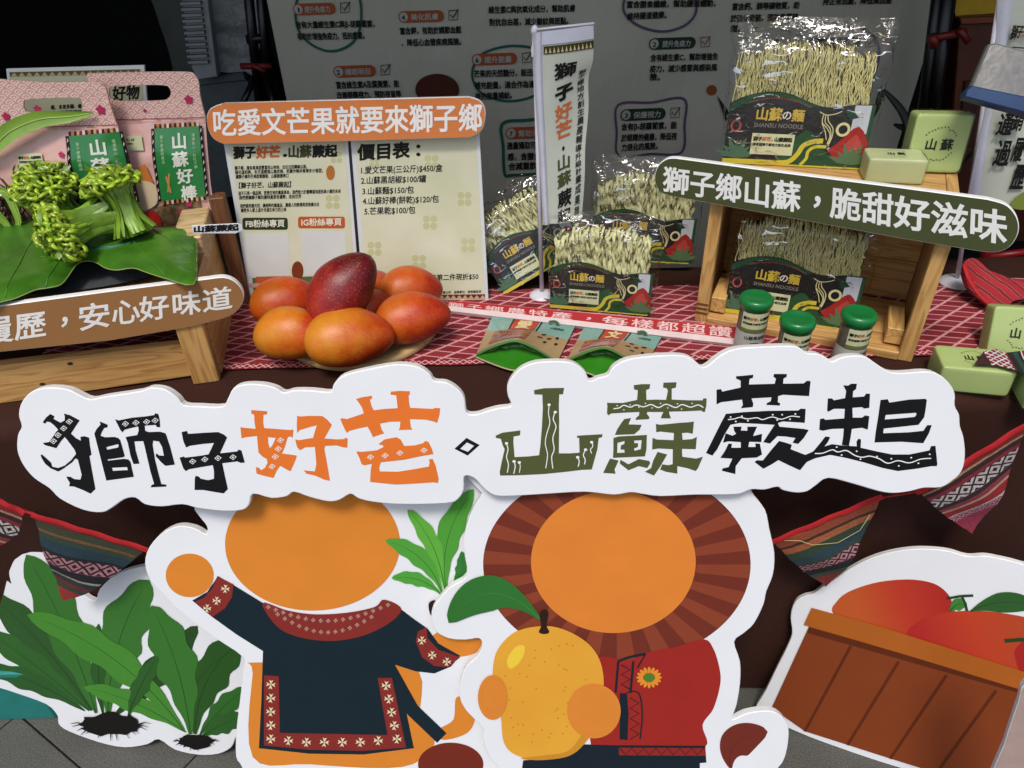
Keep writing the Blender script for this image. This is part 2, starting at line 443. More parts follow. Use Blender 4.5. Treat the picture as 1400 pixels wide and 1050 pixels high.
# ---------------------------------------------------------------- big logo board
LEAN = atan2(.23, .75)
PL = vplane((0, -.33, 0), 0, LEAN)          # plane of the figure boards
PG = Plane(PL.o + PL.n * .042, PL.ex, PL.ey)
LOGO = [(25, 567), (30, 549), (44, 535), (64, 530), (90, 532), (108, 540), (123, 546), (144, 542), (190, 535), (206, 530), (226, 533), (242, 544), (251, 554), (272, 555.5), (303, 556), (311, 546), (319, 531), (335, 525.5), (358.6, 526), (376.6, 530.6), (388, 537), (402, 533.7), (428, 534), (451.7, 536), (456, 526), (469, 513.7), (500, 505.4), (536, 498.7), (556.6, 498.7), (574.6, 503), (587.4, 512), (594, 521), (610.6, 523), (626, 532.4), (635, 545), (638, 564.6), (651, 566.7), (666, 562), (681.7, 558), (698.7, 555), (694.6, 542), (693.5, 529), (699.7, 516), (712.6, 503.4), (733, 495.7), (764, 494), (784.6, 497), (800, 508.6), (806, 521), (818, 516.8), (831, 513), (838.6, 502), (856.6, 491.9), (890, 487), (923.4, 485.4), (944, 489), (959.4, 502), (970, 498), (985.7, 485.4), (1006, 477), (1042, 474), (1081, 473), (1093.7, 476), (1104, 483), (1119, 484), (1132, 490.6), (1138, 494.5), (1150, 489), (1165.7, 486.5), (1183.7, 488), (1199, 498), (1217, 508.6), (1237.7, 510), (1266, 508), (1284, 512), (1299, 525), (1306, 539), (1306, 555), (1312, 567.7), (1313, 583), (1318, 598.6), (1320, 624), (1315, 645), (1302, 657.7), (1286.6, 666.7), (1263, 667.5), (1245, 672), (1222, 674.7), (1201.7, 672), (1165.7, 661.6), (1132.8, 654), (1117, 663), (1104, 672), (1088.6, 674), (1070.6, 670.6), (1063, 666), (1045, 670), (1027, 669.5), (1011, 675.7), (985.7, 677), (949, 677), (903, 679), (877, 675.7), (862, 673.7), (838.6, 677), (800, 673), (748.6, 675.7), (687, 679), (669, 674), (658.6, 665), (648, 654), (635, 651.5), (634, 670), (626, 683), (610.6, 688.5), (551, 690), (510, 686.7), (489.7, 681.6), (479, 675.7), (464, 684), (448.6, 686), (423, 680), (402, 673), (392, 679), (371, 681.6), (345.7, 675.7), (340.6, 690.6), (330, 698), (303, 699), (270, 695), (249, 690), (221, 693), (198, 690), (185, 681), (170, 683), (154, 694), (139, 701), (113, 697.5), (82, 682.6), (67, 668), (46, 654), (31, 636), (23, 616), (24, 595), (29, 583.6)]
ZA, ZB, ZC, ZD = zoom(0, 500, 3.889), zoom(320, 490, 3.889), zoom(620, 470, 3.889), zoom(960, 470, 3.889)
BLK, ORG, OLV = '#141416', '#d9702c', '#4d5330'
GL = [  # lettering: (zoom, colour, [loops])
 (ZA, BLK, [[(228,300),(245,275),(268,256),(290,268),(285,282),(322,302),(345,290),(345,268),(340,254),(372,262),(424,290),(405,318),(378,360),(405,385),(430,398),(428,378),(450,374),(474,382),(478,420),(487,472),(476,480),(490,560),(508,655),(482,680),(445,662),(395,642),(368,640),(372,622),(358,600),(354,588),(375,590),(395,602),(428,605),(435,580),(425,540),(415,500),(402,492),(385,512),(340,545),(310,562),(270,545),(240,520),(222,490),(216,474),(225,472),(248,492),(272,515),(278,536),(310,543),(345,530),(380,500),(405,468),(398,448),(370,410),(345,378),(325,400),(300,438),(270,430),(240,422),(228,410),(262,405),(280,380),(300,350),(310,340),(290,318),(268,300),(250,296),(240,308)]]),
 (ZA, BLK, [[(530,296),(552,304),(574,314),(570,328),(555,330),(540,355),(535,372),(560,380),(610,378),(630,384),(640,395),(650,430),(664,480),(655,486),(572,498),(575,504),(660,494),(684,498),(694,510),(712,590),(640,600),(566,610),(548,540),(520,430),(502,360),(515,335),(535,312)], [(566,432),(628,416),(632,424),(628,434),(570,446)], [(596,542),(676,538),(680,554),(600,558)]]),
 (ZA, BLK, [[(612,284),(632,290),(700,276),(780,268),(820,262),(826,252),(842,256),(850,290),(852,326),(835,326),(828,314),(770,318),(772,345),(790,352),(850,350),(880,358),(885,370),(905,430),(930,525),(880,532),(860,515),(828,480),(832,464),(845,476),(872,478),(862,430),(845,402),(815,398),(812,420),(825,500),(840,560),(858,628),(886,632),(884,642),(802,646),(806,634),(820,628),(800,560),(770,430),(762,400),(715,402),(722,450),(742,520),(710,522),(695,480),(680,410),(668,380),(680,376),(730,368),(738,345),(735,322),(700,330),(662,340),(652,354),(640,340),(625,310)]]),
 (ZA, BLK, [[(966,352),(995,346),(1000,362),(1080,356),(1160,352),(1190,365),(1208,380),(1190,420),(1170,465),(1262,455),(1268,445),(1284,450),(1302,514),(1280,516),(1262,508),(1182,518),(1195,580),(1212,655),(1190,678),(1150,672),(1080,660),(1035,660),(1036,600),(1040,585),(1056,588),(1068,600),(1108,608),(1138,600),(1138,560),(1132,528),(1060,540),(1005,550),(988,560),(975,545),(955,488),(978,482),(985,488),(1065,478),(1110,470),(1138,410),(1080,415),(1010,425),(990,434),(975,400)]]),
 (ZB, ORG, [[(92,274),(175,280),(176,296),(156,300),(155,340),(160,370),(230,375),(295,380),(316,378),(312,420),(295,414),(285,420),(270,470),(255,505),(310,512),(334,516),(325,545),(300,600),(280,590),(245,570),(225,600),(210,635),(165,625),(120,612),(116,578),(130,580),(145,594),(165,580),(178,555),(175,535),(150,520),(130,500),(125,440),(122,412),(60,418),(40,425),(34,364),(50,368),(115,374),(108,330),(108,300),(92,292)], [(180,418),(222,422),(205,460),(190,478),(182,450)]]),
 (ZB, ORG, [[(336,304),(350,308),(400,305),(470,306),(495,325),(520,352),(500,390),(480,425),(545,430),(588,428),(590,420),(604,426),(602,474),(580,472),(545,462),(484,464),(480,480),(495,560),(510,650),(480,644),(430,622),(385,612),(370,594),(405,598),(430,600),(438,560),(430,470),(380,472),(350,488),(335,470),(325,430),(345,434),(420,422),(440,355),(400,365),(350,380),(335,395),(334,350)]]),
 (ZB, ORG, [[(648,216),(680,206),(732,198),(734,212),(722,218),(730,250),(742,275),(800,268),(870,264),(865,220),(862,195),(832,192),(834,176),(880,172),(935,174),(934,190),(928,196),(930,230),(936,262),(1060,268),(1066,262),(1096,264),(1092,300),(1080,342),(1060,334),(1020,325),(935,322),(940,365),(948,378),(876,380),(882,366),(884,335),(830,336),(776,346),(785,378),(798,398),(760,410),(738,418),(728,395),(710,362),(660,372),(612,385),(600,396),(588,375),(564,320),(582,318),(600,322),(690,292),(680,260),(662,232)]]),
 (ZB, ORG, [[(768,456),(800,430),(864,418),(885,430),(905,465),(960,462),(1005,450),(1018,438),(1034,444),(1052,480),(1060,508),(1000,518),(905,538),(780,552),(772,580),(775,600),(870,602),(960,588),(1036,574),(1040,556),(1036,536),(1056,534),(1072,570),(1088,640),(1084,662),(1060,658),(960,665),(860,670),(724,656),(726,600),(732,560),(690,568),(678,560),(665,525),(650,494),(680,496),(760,488),(795,470),(792,462)]]),
 (ZB, BLK, [[(1172,480),(1236,422),(1306,460),(1242,516)], [(1202,480),(1238,446),(1276,464),(1244,496)]]),
 (ZC, OLV, [[(428,246),(480,236),(588,234),(582,268),(562,268),(560,330),(562,400),(560,582),(620,582),(670,578),(668,500),(656,498),(658,488),(792,480),(790,496),(772,500),(765,560),(735,668),(680,670),(600,680),(480,692),(360,698),(248,700),(246,680),(258,620),(272,560),(262,540),(252,505),(226,500),(224,488),(260,472),(355,460),(354,486),(320,492),(318,520),(325,602),(400,598),(455,592),(462,540),(470,440),(475,340),(472,270),(430,268)]]),
 (ZC, OLV, [[(958,220),(1000,214),(1046,214),(1042,238),(1024,246),(1026,298),(1080,296),(1130,298),(1140,250),(1134,236),(1114,232),(1116,206),(1186,204),(1182,232),(1160,238),(1160,296),(1250,300),(1325,300),(1328,290),(1346,290),(1344,330),(1336,362),(1322,360),(1320,354),(1240,358),(1145,360),(1150,380),(1156,396),(1102,396),(1106,382),(1116,362),(1030,362),(1028,372),(1042,390),(1038,400),(968,404),(970,394),(986,380),(988,362),(900,366),(838,370),(824,380),(816,370),(818,330),(816,312),(835,314),(900,314),(976,298),(980,246),(960,242)]]),
 (ZC, OLV, [[(908,400),(944,394),(930,428),(1000,430),(990,455),(962,480),(858,484),(870,455),(892,420)]]),
 (ZC, OLV, [[(850,500),(880,492),(1028,484),(1026,560),(1018,598),(848,606),(850,560)], [(872,526),(910,516),(908,532),(890,540),(888,562),(908,562),(910,578),(870,580)], [(960,514),(1000,512),(996,560),(962,568),(960,556),(980,548),(982,528),(962,528)]]),
 (ZC, OLV, [[(832,610),(878,620),(856,668),(862,690),(796,686),(812,650)]]),
 (ZC, OLV, [[(888,616),(930,640),(985,612),(1040,622),(1046,634),(1030,660),(985,650),(930,672),(884,636)]]),
 (ZC, OLV, [[(1085,574),(1136,588),(1100,650),(1066,700),(1018,680),(1050,660),(1062,620)]]),
 (ZC, OLV, [[(1076,426),(1100,430),(1200,420),(1258,416),(1278,412),(1272,478),(1245,472),(1215,474),(1218,510),(1270,506),(1294,494),(1288,560),(1215,558),(1216,600),(1290,610),(1326,600),(1300,660),(1288,676),(1240,660),(1190,650),(1190,690),(1130,680),(1098,668),(1110,640),(1140,645),(1165,640),(1166,560),(1090,556),(1056,562),(1058,500),(1080,508),(1170,512),(1172,474),(1100,466),(1078,470)]]),
 (ZD, BLK, [[(180,172),(210,170),(272,164),(270,180),(252,186),(248,216),(320,214),(385,212),(392,185),(378,174),(382,160),(450,160),(448,176),(432,184),(430,212),(540,210),(556,196),(576,198),(568,278),(530,276),(430,270),(404,278),(402,310),(415,316),(412,328),(340,324),(345,314),(364,305),(368,284),(262,290),(272,320),(268,336),(205,342),(216,325),(212,296),(100,310),(76,322),(76,244),(100,240),(106,254),(204,232),(204,195),(180,184)]]),
 (ZD, BLK, [[(126,372),(230,362),(350,356),(510,354),(524,344),(550,346),(545,420),(520,418),(430,412),(402,420),(410,440),(540,452),(566,458),(540,500),(510,532),(480,525),(496,500),(440,492),(400,490),(360,530),(324,522),(345,490),(385,430),(300,425),(200,420),(150,430),(120,480),(80,560),(54,594),(20,580),(60,500),(100,420)]]),
 (ZD, BLK, [[(166,440),(210,440),(205,460),(240,462),(240,440),(292,440),(278,470),(270,490),(318,478),(314,522),(250,520),(245,548),(284,548),(282,530),(306,530),(318,588),(290,604),(210,608),(178,650),(176,692),(104,674),(108,662),(140,655),(160,610),(96,606),(120,570),(140,530),(158,532),(155,552),(205,552),(205,522),(140,518),(110,525),(125,475),(160,488),(180,478),(170,462)]]),
 (ZD, BLK, [[(408,516),(440,524),(476,536),(470,560),(548,590),(590,572),(625,530),(655,492),(680,496),(668,522),(650,545),(690,533),(740,540),(822,545),(820,520),(830,504),(844,508),(842,552),(920,570),(1010,588),(1100,588),(1208,566),(1216,544),(1240,542),(1250,640),(1246,650),(1218,650),(1150,662),(1040,676),(960,660),(860,630),(760,605),(680,590),(600,608),(556,628),(520,672),(460,645),(405,618),(370,640),(325,664),(278,628),(292,618),(322,620),(362,570)]]),
 (ZD, BLK, [[(750,220),(775,222),(792,212),(822,212),(818,240),(802,252),(800,284),(860,280),(872,264),(892,266),(888,340),(860,344),(850,336),(798,340),(800,392),(850,392),(866,380),(888,384),(880,456),(850,446),(795,452),(790,490),(780,542),(742,538),(750,490),(752,450),(690,452),(640,462),(622,456),(626,400),(645,396),(655,404),(755,396),(758,345),(700,345),(668,362),(664,350),(668,290),(690,290),(700,300),(760,288),(765,250)]]),
 (ZD, BLK, [[(948,298),(985,294),(995,312),(1100,296),(1185,292),(1194,298),(1188,345),(1180,390),(1150,430),(1060,440),(965,450),(962,475),(1100,470),(1175,462),(1196,432),(1220,432),(1205,475),(1175,528),(1060,520),(916,524),(922,470),(935,390)], [(975,378),(1135,366),(1140,374),(1130,388),(1060,395),(970,402)]]),
]
DIA = [(ZA, BLK, [(668,308),(724,302),(781,297),(826,290),(370,296),(340,332),(310,368),(286,400),(1025,508),(1090,497),(1160,490),(1240,485)]), (ZB, ORG, [(248,434),(236,480),(220,522),(203,574),(726,524),(804,516),(882,502),(1010,488)])]
def logo():
    t = thing('logo_board', 'large white cloud shaped board with hand drawn black orange and olive lettering', 'sign board', PG)
    out = PG.hs(smooth(LOGO, 3))
    one(lambda b: b.slab(out, -.014, 0, white, whitee, bev=.0015), 'panel', t)
    zi = [.0004]
    for i, (Z, c, loops) in enumerate(GL):
        b = MB(); b.poly([PG.hs(Z(l)) for l in loops], .0004 + .00002 * (i % 4), ink(c, .4)); b.build('letter_stroke', t)
    b = MB(); w = ink('#e4e4e2')
    for Z, c, pts in DIA:
        for x, y in pts:
            r = 19
            q = PG.hs(Z([(x - r, y + 2), (x - 1, y - r * .8), (x + r, y - 2), (x + 1, y + r * .8)])); b.poly(q, .0008, w)
            k = .72; q = PG.hs(Z([(x - r * k, y + 2), (x - 1, y - r * .8 * k), (x + r * k, y - 2), (x + 1, y + r * .8 * k)])); b.poly(q, .001, ink(c))
            b.poly(PG.hs(Z(ell(x, y, 5.5, 4.5, 8))), .0012, w)
    for Z, pts, wd in ((ZC, [(850,344),(880,340),(905,326),(940,336),(970,324),(1010,334),(1050,322),(1090,338),(1130,320),(1180,338),(1215,322),(1260,336),(1300,324),(1328,338)], 4.5), (ZD, [(136,402),(170,398),(200,390),(240,398),(290,392),(320,402),(370,388),(420,400),(470,384),(518,388)], 4), (ZD, [(598,582),(640,580),(690,562),(720,574),(765,566),(810,592),(850,602),(890,596),(940,610),(985,634),(1040,620),(1100,632),(1160,612),(1216,608)], 4.5),
                       (ZC, [(508,325),(505,370),(512,420),(495,480),(488,530),(500,590),(490,660)], 3.5), (ZC, [(540,362),(530,400),(545,440),(528,500),(535,560),(522,600),(528,662)], 4), (ZC, [(282,530),(290,560),(282,600),(292,640),(286,684)], 4), (ZC, [(322,625),(328,650),(320,690)], 4), (ZC, [(350,632),(355,650),(350,684)], 3), (ZC, [(660,600),(668,625),(662,652)], 4), (ZC, [(702,562),(690,590),(700,615),(696,640)], 4), (ZC, [(736,520),(740,545),(728,560),(734,582)], 3.5)):
        b.stroke(PG.hs(Z(smooth(pts, 4, False))), wd * .00036, .0009, w)
    for Z, pts, r in ((ZC, [(870,328),(938,324),(1020,316),(1100,316),(1190,318),(1268,316),(905,350),(985,336),(1055,340),(1138,340),(1212,346)], 4), (ZD, [(150,388),(210,384),(374,376),(424,376),(494,372),(178,412),(242,408),(398,404),(466,400),(820,570),(928,598),(1004,610),(1110,604),(1208,586),(740,590),(840,612),(1044,648),(1148,634),(714,548)], 5), (ZC, [(508,323),(541,362),(282,528),(322,624),(350,630),(660,602),(702,562),(734,522)], 9)):
        for x, y in pts: b.poly(PG.hs(Z(ell(x, y, r, r * .8, 10))), .00095, w)
    b.build('ornament', t)
logo()
# ---------------------------------------------------------------- printed leaves
def leaf_art(b, P, base, ctrl, tip, w, col, rib, z, wav=.13, n=26):
    B, C, T = Vector(base), Vector(ctrl), Vector(tip); L = []; R = []; mid = []
    ph = random.random() * 6
    for i in range(n + 1):
        t = i / n; p = B * (1 - t) ** 2 + C * 2 * t * (1 - t) + T * t * t
        d = ((C - B) * (1 - t) + (T - C) * t).normalized(); nn = Vector((-d.y, d.x))
        k = w / 2 * (sin(pi * min(1, t ** 1.25)) ** .7 if 0 < t < 1 else 0) * (.55 + .45 * min(1, t * 2.2)) + (w * .04)
        if i == n: k = 0
        L.append(tuple(p + nn * k * (1 + wav * sin(t * 26 + ph)))); R.append(tuple(p - nn * k * (1 + wav * sin(t * 24 + ph + 2)))); mid.append(tuple(p))
    b.poly([P.hs(L + R[::-1])], z, ink(col)); mid = P.hs(mid[:-2])
    b.stroke(mid, .0016, z + .00015, ink(rib), taper=lambda t: 1 - .7 * t)
# ---------------------------------------------------------------- fern board on the left
def fern_board():
    o = W(170, 1018, 0)
    o1, o2 = W(150, 1022, 0), W(280, 1035, 0)
    P = vplane((o2.x, o2.y, .003), atan2(o2.y - o1.y, o2.x - o1.x), radians(13))
    Z = zoom(0, 720, 3.1825)
    t = thing('fern_cutout', 'white cutout board printed with two dark green bird nest ferns, leaning low at the left', 'cutout board', P)
    out = [(-60, 775), (-20, 776), (2, 784), (15, 801), (12, 785), (13, 768), (22, 748), (41, 740), (60, 745), (72, 761), (86, 785), (105, 806), (129, 822), (136, 806), (157, 787), (188, 776), (215, 776), (250, 800), (300, 840), (345, 900), (345, 960), (330, 1000), (322, 1009), (316, 1022), (298, 1031), (270, 1032), (239, 1025), (217, 1011), (201, 1018), (170, 1022), (135, 1015), (94, 1000), (80, 990), (78, 978), (63, 963), (25, 949), (0, 941), (-60, 925)]
    one(lambda b: b.slab(P.hs(smooth(out, 3)), -.01, 0, white, whitee, bev=.001), 'panel', t)
    Ls = [((400,800),(200,480),(-90,260),120,'#2c5226'), ((390,800),(170,600),(-90,430),95,'#2f5c28'), ((370,800),(150,650),(-80,610),80,'#2b5527'),
          ((500,820),(690,640),(860,430),120,'#26481f'), ((420,810),(300,420),(115,120),165,'#35692a'), ((470,820),(480,470),(650,230),185,'#376c2b'), ((450,820),(420,640),(430,420),60,'#2a5424'),
          ((830,900),(770,640),(1080,500),30,'#274c20'), ((850,900),(850,640),(1075,470),150,'#28501f'), ((870,905),(960,780),(1075,700),80,'#2f6126'), ((880,912),(960,850),(1075,820),80,'#2b5824'),
          ((830,900),(800,600),(660,340),160,'#366e2a'), ((800,880),(540,520),(120,380),125,'#43802e'), ((810,890),(600,740),(365,695),75,'#43812f'), ((560,820),(600,700),(690,560),70,'#2c5825')]
    for i, (bs, c, tp, w, col) in enumerate(Ls):
        b = MB(); q = Z([bs, c, tp]); leaf_art(b, P, q[0], q[1], q[2], w / 3.18, col, '#1b3517', .0005 + i * .00012); b.build('printed_leaf', t)
    for bx, by, rx, ry, k in ((485, 855, 130, 48, 15), (855, 928, 75, 32, 14)):
        b = MB(); rnd = random.Random(bx)
        pts = [(bx + rx * (1 + .13 * rnd.uniform(-1, 1)) * cos(a), by + ry * (1 + .2 * rnd.uniform(-1, 1)) * sin(a)) for a in [2 * pi * i / 30 for i in range(30)]]
        b.poly([P.hs(Z(pts))], .003, ink('#15120f'))
        for i in range(k):
            a = pi * (i + .5) / k + rnd.uniform(-.1, .1); x0, y0 = bx + rx * .9 * cos(a), by + ry * .7 * sin(a)
            x1, y1 = bx + rx * 1.35 * cos(a), by + ry * (1.3 + rnd.random() * .5) * sin(a) - 10
            b.stroke(P.hs(Z([(x0, y0), ((x0 + x1) / 2, (y0 + y1) / 2 - 8), (x1, y1)])), .004, .0031, ink('#15120f'), taper=lambda t: 1 - .8 * t)
        b.build('printed_roots', t)
fern_board()
def side_boards():
    P = vplane((-.88, -.10, 0), 0, radians(10))
    t = thing('rounded_cutout', 'white rounded board edge just entering the picture at the far left', 'cutout board', P)
    one(lambda b: b.slab(P.hs(smooth([(-90, 560), (-30, 570), (0, 592), (9, 612), (11, 632), (6, 650), (0, 662), (-30, 676), (-90, 680)], 4)), -.012, 0, white, whitee, .001), 'panel', t)
    # teal storage box
    a = W(0, 985, 0); b_ = W(78, 984, 0)
    t = thing('storage_box', 'teal storage box on the floor behind the fern board', 'box', Vector((a.x - .15, a.y + .12, 0)))
    teal = mat('teal plastic', '#1f7c74', .45, .08)
    x1 = b_.x - t.location.x
    one(lambda b: b.box((-.3, -.12, .0), (x1, .1, .16), teal, bev=.004), 'tub', t)
    one(lambda b: b.box((-.31, -.13, .162), (x1 + .01, .11, .18), teal, bev=.004), 'lid', t)
side_boards()
# ---------------------------------------------------------------- basket board on the right
def basket_board():
    o = W(1110, 1010, 0)
    o1, o2 = W(1090, 1003, 0), W(1235, 1052, 0)
    P = vplane((o1.x, o1.y, .003), atan2(o2.y - o1.y, o2.x - o1.x), radians(13))
    Z = zoom(1000, 560, 2.1425)
    t = thing('basket_cutout', 'white cutout board printed with red mangoes in a brown plank basket', 'cutout board', P)
    out = [(1032, 973), (1047, 944), (1061, 915), (1076, 885), (1083, 866), (1081, 846), (1083, 832), (1089, 821), (1100, 815), (1112, 812), (1124, 803), (1140, 793), (1162, 778), (1187, 765), (1215, 756), (1247, 751), (1275, 751), (1299, 754), (1315, 759), (1327, 761), (1345, 760), (1364, 763), (1400, 772), (1480, 800), (1500, 1170), (1440, 1120), (1300, 1073), (1233, 1051), (1186, 1036), (1140, 1020), (1110, 1009), (1079, 996), (1055, 985)]
    one(lambda b: b.slab(P.hs(smooth(out, 3)), -.01, 0, white, whitee, .001), 'panel', t)
    def mango(name, loop, c0, c1, c2, z, d=(1, -.6)):
        s = NT('printed mango gradient'); l = P.hs(loop); xs = [p[0] for p in l]; ys = [p[1] for p in l]; cx, cy = sum(xs) / len(xs), sum(ys) / len(ys); W_ = max(xs) - min(xs)
        x, y, _ = s.xyz(s.co()); f = s.M('ADD', s.M('MULTIPLY', s.M('SUBTRACT', x, cx), d[0] / W_), s.M('MULTIPLY', s.M('SUBTRACT', y, cy), -d[1] / W_)); f = s.M('ADD', f, .5)
        s.col(s.ramp(f, [(.1, lin(c0)), (.5, lin(c1)), (.95, lin(c2))])); s.b.inputs['Roughness'].default_value = .45
        b = MB(); b.poly([l], z, s.m); b.build(name, t)
    mango('printed_mango', Z(smooth([(300,600),(310,560),(350,530),(430,505),(520,497),(590,508),(630,535),(648,570),(660,640),(600,700),(400,680)])), '#b5501e', '#b3341c', '#a52019', .0006)
    mango('printed_mango', Z(smooth([(515,660),(540,625),(600,598),(700,588),(800,596),(900,620),(1000,680),(980,800),(700,790),(560,720)])), '#a8201c', '#b83a1c', '#a8441e', .0009)
    mango('printed_mango', Z(smooth([(830,720),(840,690),(880,660),(960,650),(1000,720),(960,800),(860,780)])), '#a01c19', '#a8201c', '#a8301c', .0012)
    b = MB()
    leaf_art(b, P, *Z([(700,590),(780,545),(900,575)]), 26, '#2d5a2a', '#1d401c', .0014, 0); leaf_art(b, P, *Z([(640,592),(655,560),(690,572)]), 16, '#3c7a30', '#1d401c', .0014, 0)
    b.stroke(P.hs(Z([(630,552),(670,545),(708,543)])), .005, .0016, ink('#22401f')); b.stroke(P.hs(Z([(676,548),(684,566),(690,588)])), .004, .0016, ink('#22401f')); b.stroke(P.hs(Z([(800,676),(850,672),(900,684)])), .008, .0016, ink('#22401f'))
    b.build('printed_leaf', t)
    body = ink('#7c3a1a')
    b = MB(); b.poly([P.hs(Z([(228,632),(118,872),(215,940),(340,980),(465,1020),(600,1062),(900,1170),(1000,900),(900,800)]))], .0020, body)
    b.poly([P.hs(Z([(228,636),(222,652),(850,830),(1000,880),(1000,850),(850,806)]))], .0023, ink('#5a2710'))
    b.build('printed_basket', t)
    b = MB()
    for a, c in (((350,690),(215,940)), ((490,735),(340,980)), ((630,775),(465,1020)), ((775,820),(600,1062)), ((920,865),(740,1110))):
        b.stroke(P.hs(Z([a, c])), .005, .0026, ink('#5a2710'))
    b.build('printed_plank_lines', t)
    b = MB(); b.poly([P.hs(Z([(212,628),(235,578),(420,628),(857,765),(1010,815),(1010,862),(850,818),(500,712)]))], .0029, ink('#a65a1e')); b.build('printed_rim', t)
    # pale blurred edge at the lower right corner
    P2 = vplane((W(1390, 1000, .42).x, W(1390, 1000, .42).y, .0), radians(-20), 0)
    t2 = thing('pale_cutout', 'pale pink board edge in the lower right corner beside the basket board', 'cutout board', P2)
    one(lambda b: b.slab(P2.hs(smooth([(1358, 1075), (1372, 1020), (1392, 960), (1402, 935), (1450, 920), (1450, 1090)], 3)), -.01, 0, mat('pale pink board', '#b39a90', .5), whitee, .001), 'panel', t2)
basket_board()
# ---------------------------------------------------------------- the two standing figure boards (plain stand-in artwork)
def cross(b, P, x, y, r, z, col):
    for a in (0, pi / 2, pi, pi * 1.5):
        c, s = cos(a + .1), sin(a + .1)
        b.poly([P.hs([(x, y), (x + r * (c - .45 * s), y + r * (s + .45 * c)), (x + r * .75 * c, y + r * .75 * s), (x + r * (c + .45 * s), y + r * (s - .45 * c))])], z, col)
def figure_boards():
    Z = zoom(200, 660, 2.691)
    P = vplane((-.2, -.33, .004), 0, LEAN)
    t = thing('tunic_cutout', 'tall white cutout board with a navy tunic trimmed in red, below the logo board', 'cutout board', P)
    out = [(262, 640), (264, 690), (272, 706), (282.5, 719.5), (282, 731), (267, 723), (244.6, 719.5), (222, 729), (203.7, 749), (198, 771.5), (205.6, 794), (222, 812), (248, 838), (293, 872), (332, 899), (332, 920), (328, 957), (323, 1000), (322.6, 1035), (330, 1048), (338, 1075), (345, 1108), (690, 1108), (700, 900), (690, 640)]
    one(lambda b: b.slab(P.hs(smooth(out, 3)), -.012, 0, white, whitee, .0012), 'panel', t)
    orange, navy, red, cream = ink('#cf7e2c'), ink('#14232b'), ink('#7e2a26'), ink('#d8cfa8')
    def flat(name, loops, z, m, sm=True, T=t, PP=P, ZZ=Z):
        b = MB(); [b.poly([PP.hs(ZZ(smooth(l) if sm else l))], z + .00002 * i, m) for i, l in enumerate(loops)]; return b.build(name, T)
    flat('printed_disc', [ell(612, 225, 322, 245)], .0005, orange)
    flat('printed_patch', [ell(160, 340, 88, 80), ell(1140, 588, 100, 52), [(392,700),(420,660),(960,660),(1010,860),(1060,960),(940,1045),(600,1035),(392,1008)]], .0006, orange)
    flat('printed_patch', [[(1140,790),(1185,800),(1210,860),(1180,920),(1090,945),(1080,905),(1130,870)]], .0008, orange)
    flat('printed_patch', [ell(1120, 1035, 120, 80)], .0009, ink('#6e281c'))
    flat('printed_tunic', [[(428,440),(500,520),(600,565),(700,570),(820,540),(935,462),(985,500),(1035,535),(1075,590),(1155,635),(1120,675),(1060,700),(990,692),(915,668),(1000,820),(1105,920),(1070,955),(958,848),(985,975),(800,998),(600,995),(415,975),(424,800),(430,618),(330,555),(240,490),(170,432),(225,400),(265,342),(330,380)]], .0011, navy, False)
    b = MB(); zz = .0014
    collar = [(428,440),(520,468),(620,482),(740,476),(840,455),(875,428),(938,460),(900,510),(800,560),(680,580),(560,565),(480,525)]
    b.poly([P.hs(Z(smooth(collar)))], zz, red)
    b.poly([P.hs(Z([(262,342),(322,372),(316,420),(290,460),(244,492),(180,436),(215,420),(245,385)]))], zz, red)
    b.poly([P.hs(Z([(1030,530),(1035,570),(1075,612),(1155,640),(1110,676),(1060,672),(1015,640),(992,580),(1000,545)]))], zz, red)
    b.poly([P.hs(Z([(434,706),(488,710),(492,918),(888,926),(852,716),(904,716),(956,972),(800,984),(600,980),(434,964)]))], zz, red)
    b.build('printed_trim', t)
    b = MB()
    for i in range(5): cross(b, P, *Z([(459, 740 + 50 * i)])[0], 6.4, zz + .0003, cream); cross(b, P, *Z([(883 + 10 * i, 744 + 49 * i)])[0], 6.4, zz + .0003, cream)
    for i in range(6): cross(b, P, *Z([(524 + 66 * i, 946 + (6 if 0 < i < 5 else 0))])[0], 6.4, zz + .0003, cream)
    for x, y in ((292, 388), (260, 432), (225, 460), (1014, 578), (1052, 632), (1106, 656)): cross(b, P, *Z([(x, y)])[0], 5.8, zz + .0003, cream)
    for i in range(17):
        u = i / 16; x = 450 + 440 * u; y = 455 + 55 * sin(pi * u) - 8 * u; cross(b, P, *Z([(x, y)])[0], 3, zz + .0003, ink('#b59a84'))
        if 0 < i < 15: cross(b, P, *Z([(x + 8 - u * 16, y + 38 * sin(pi * (u * .9 + .05)) + 4)])[0], 3, zz + .0003, ink('#b59a84'))
    b.build('printed_crosses', t)
    for i, (bs, c, tp, w, col) in enumerate([((1120,385),(1180,330),(1160,250),45,'#2f7430'), ((1105,392),(1065,200),(1205,22),85,'#4a9234'), ((1098,390),(1075,210),(962,98),58,'#5aa23a'), ((1088,402),(1040,250),(880,210),62,'#4b9636'), ((1085,408),(1010,330),(903,348),45,'#4a9636')]):
        b = MB(); leaf_art(b, P, *Z([bs, c, tp]), w / 2.69, col, '#2c6a26', .0018 + i * .00012, .09); b.build('printed_leaf', t)
    flat('printed_stem', [[(1040,440),(1065,430),(1060,480),(1045,480)]], .003, ink('#2a1c18'))
    # right board
    Z2 = zoom(600, 660, 2.692); Q = Plane(P.o + P.n * .02 + Vector((.4, 0, 0)), P.ex, P.ey)
    t2 = thing('jacket_cutout', 'tall white cutout board with a red jacket and a large yellow mango with leaf', 'cutout board', Q)
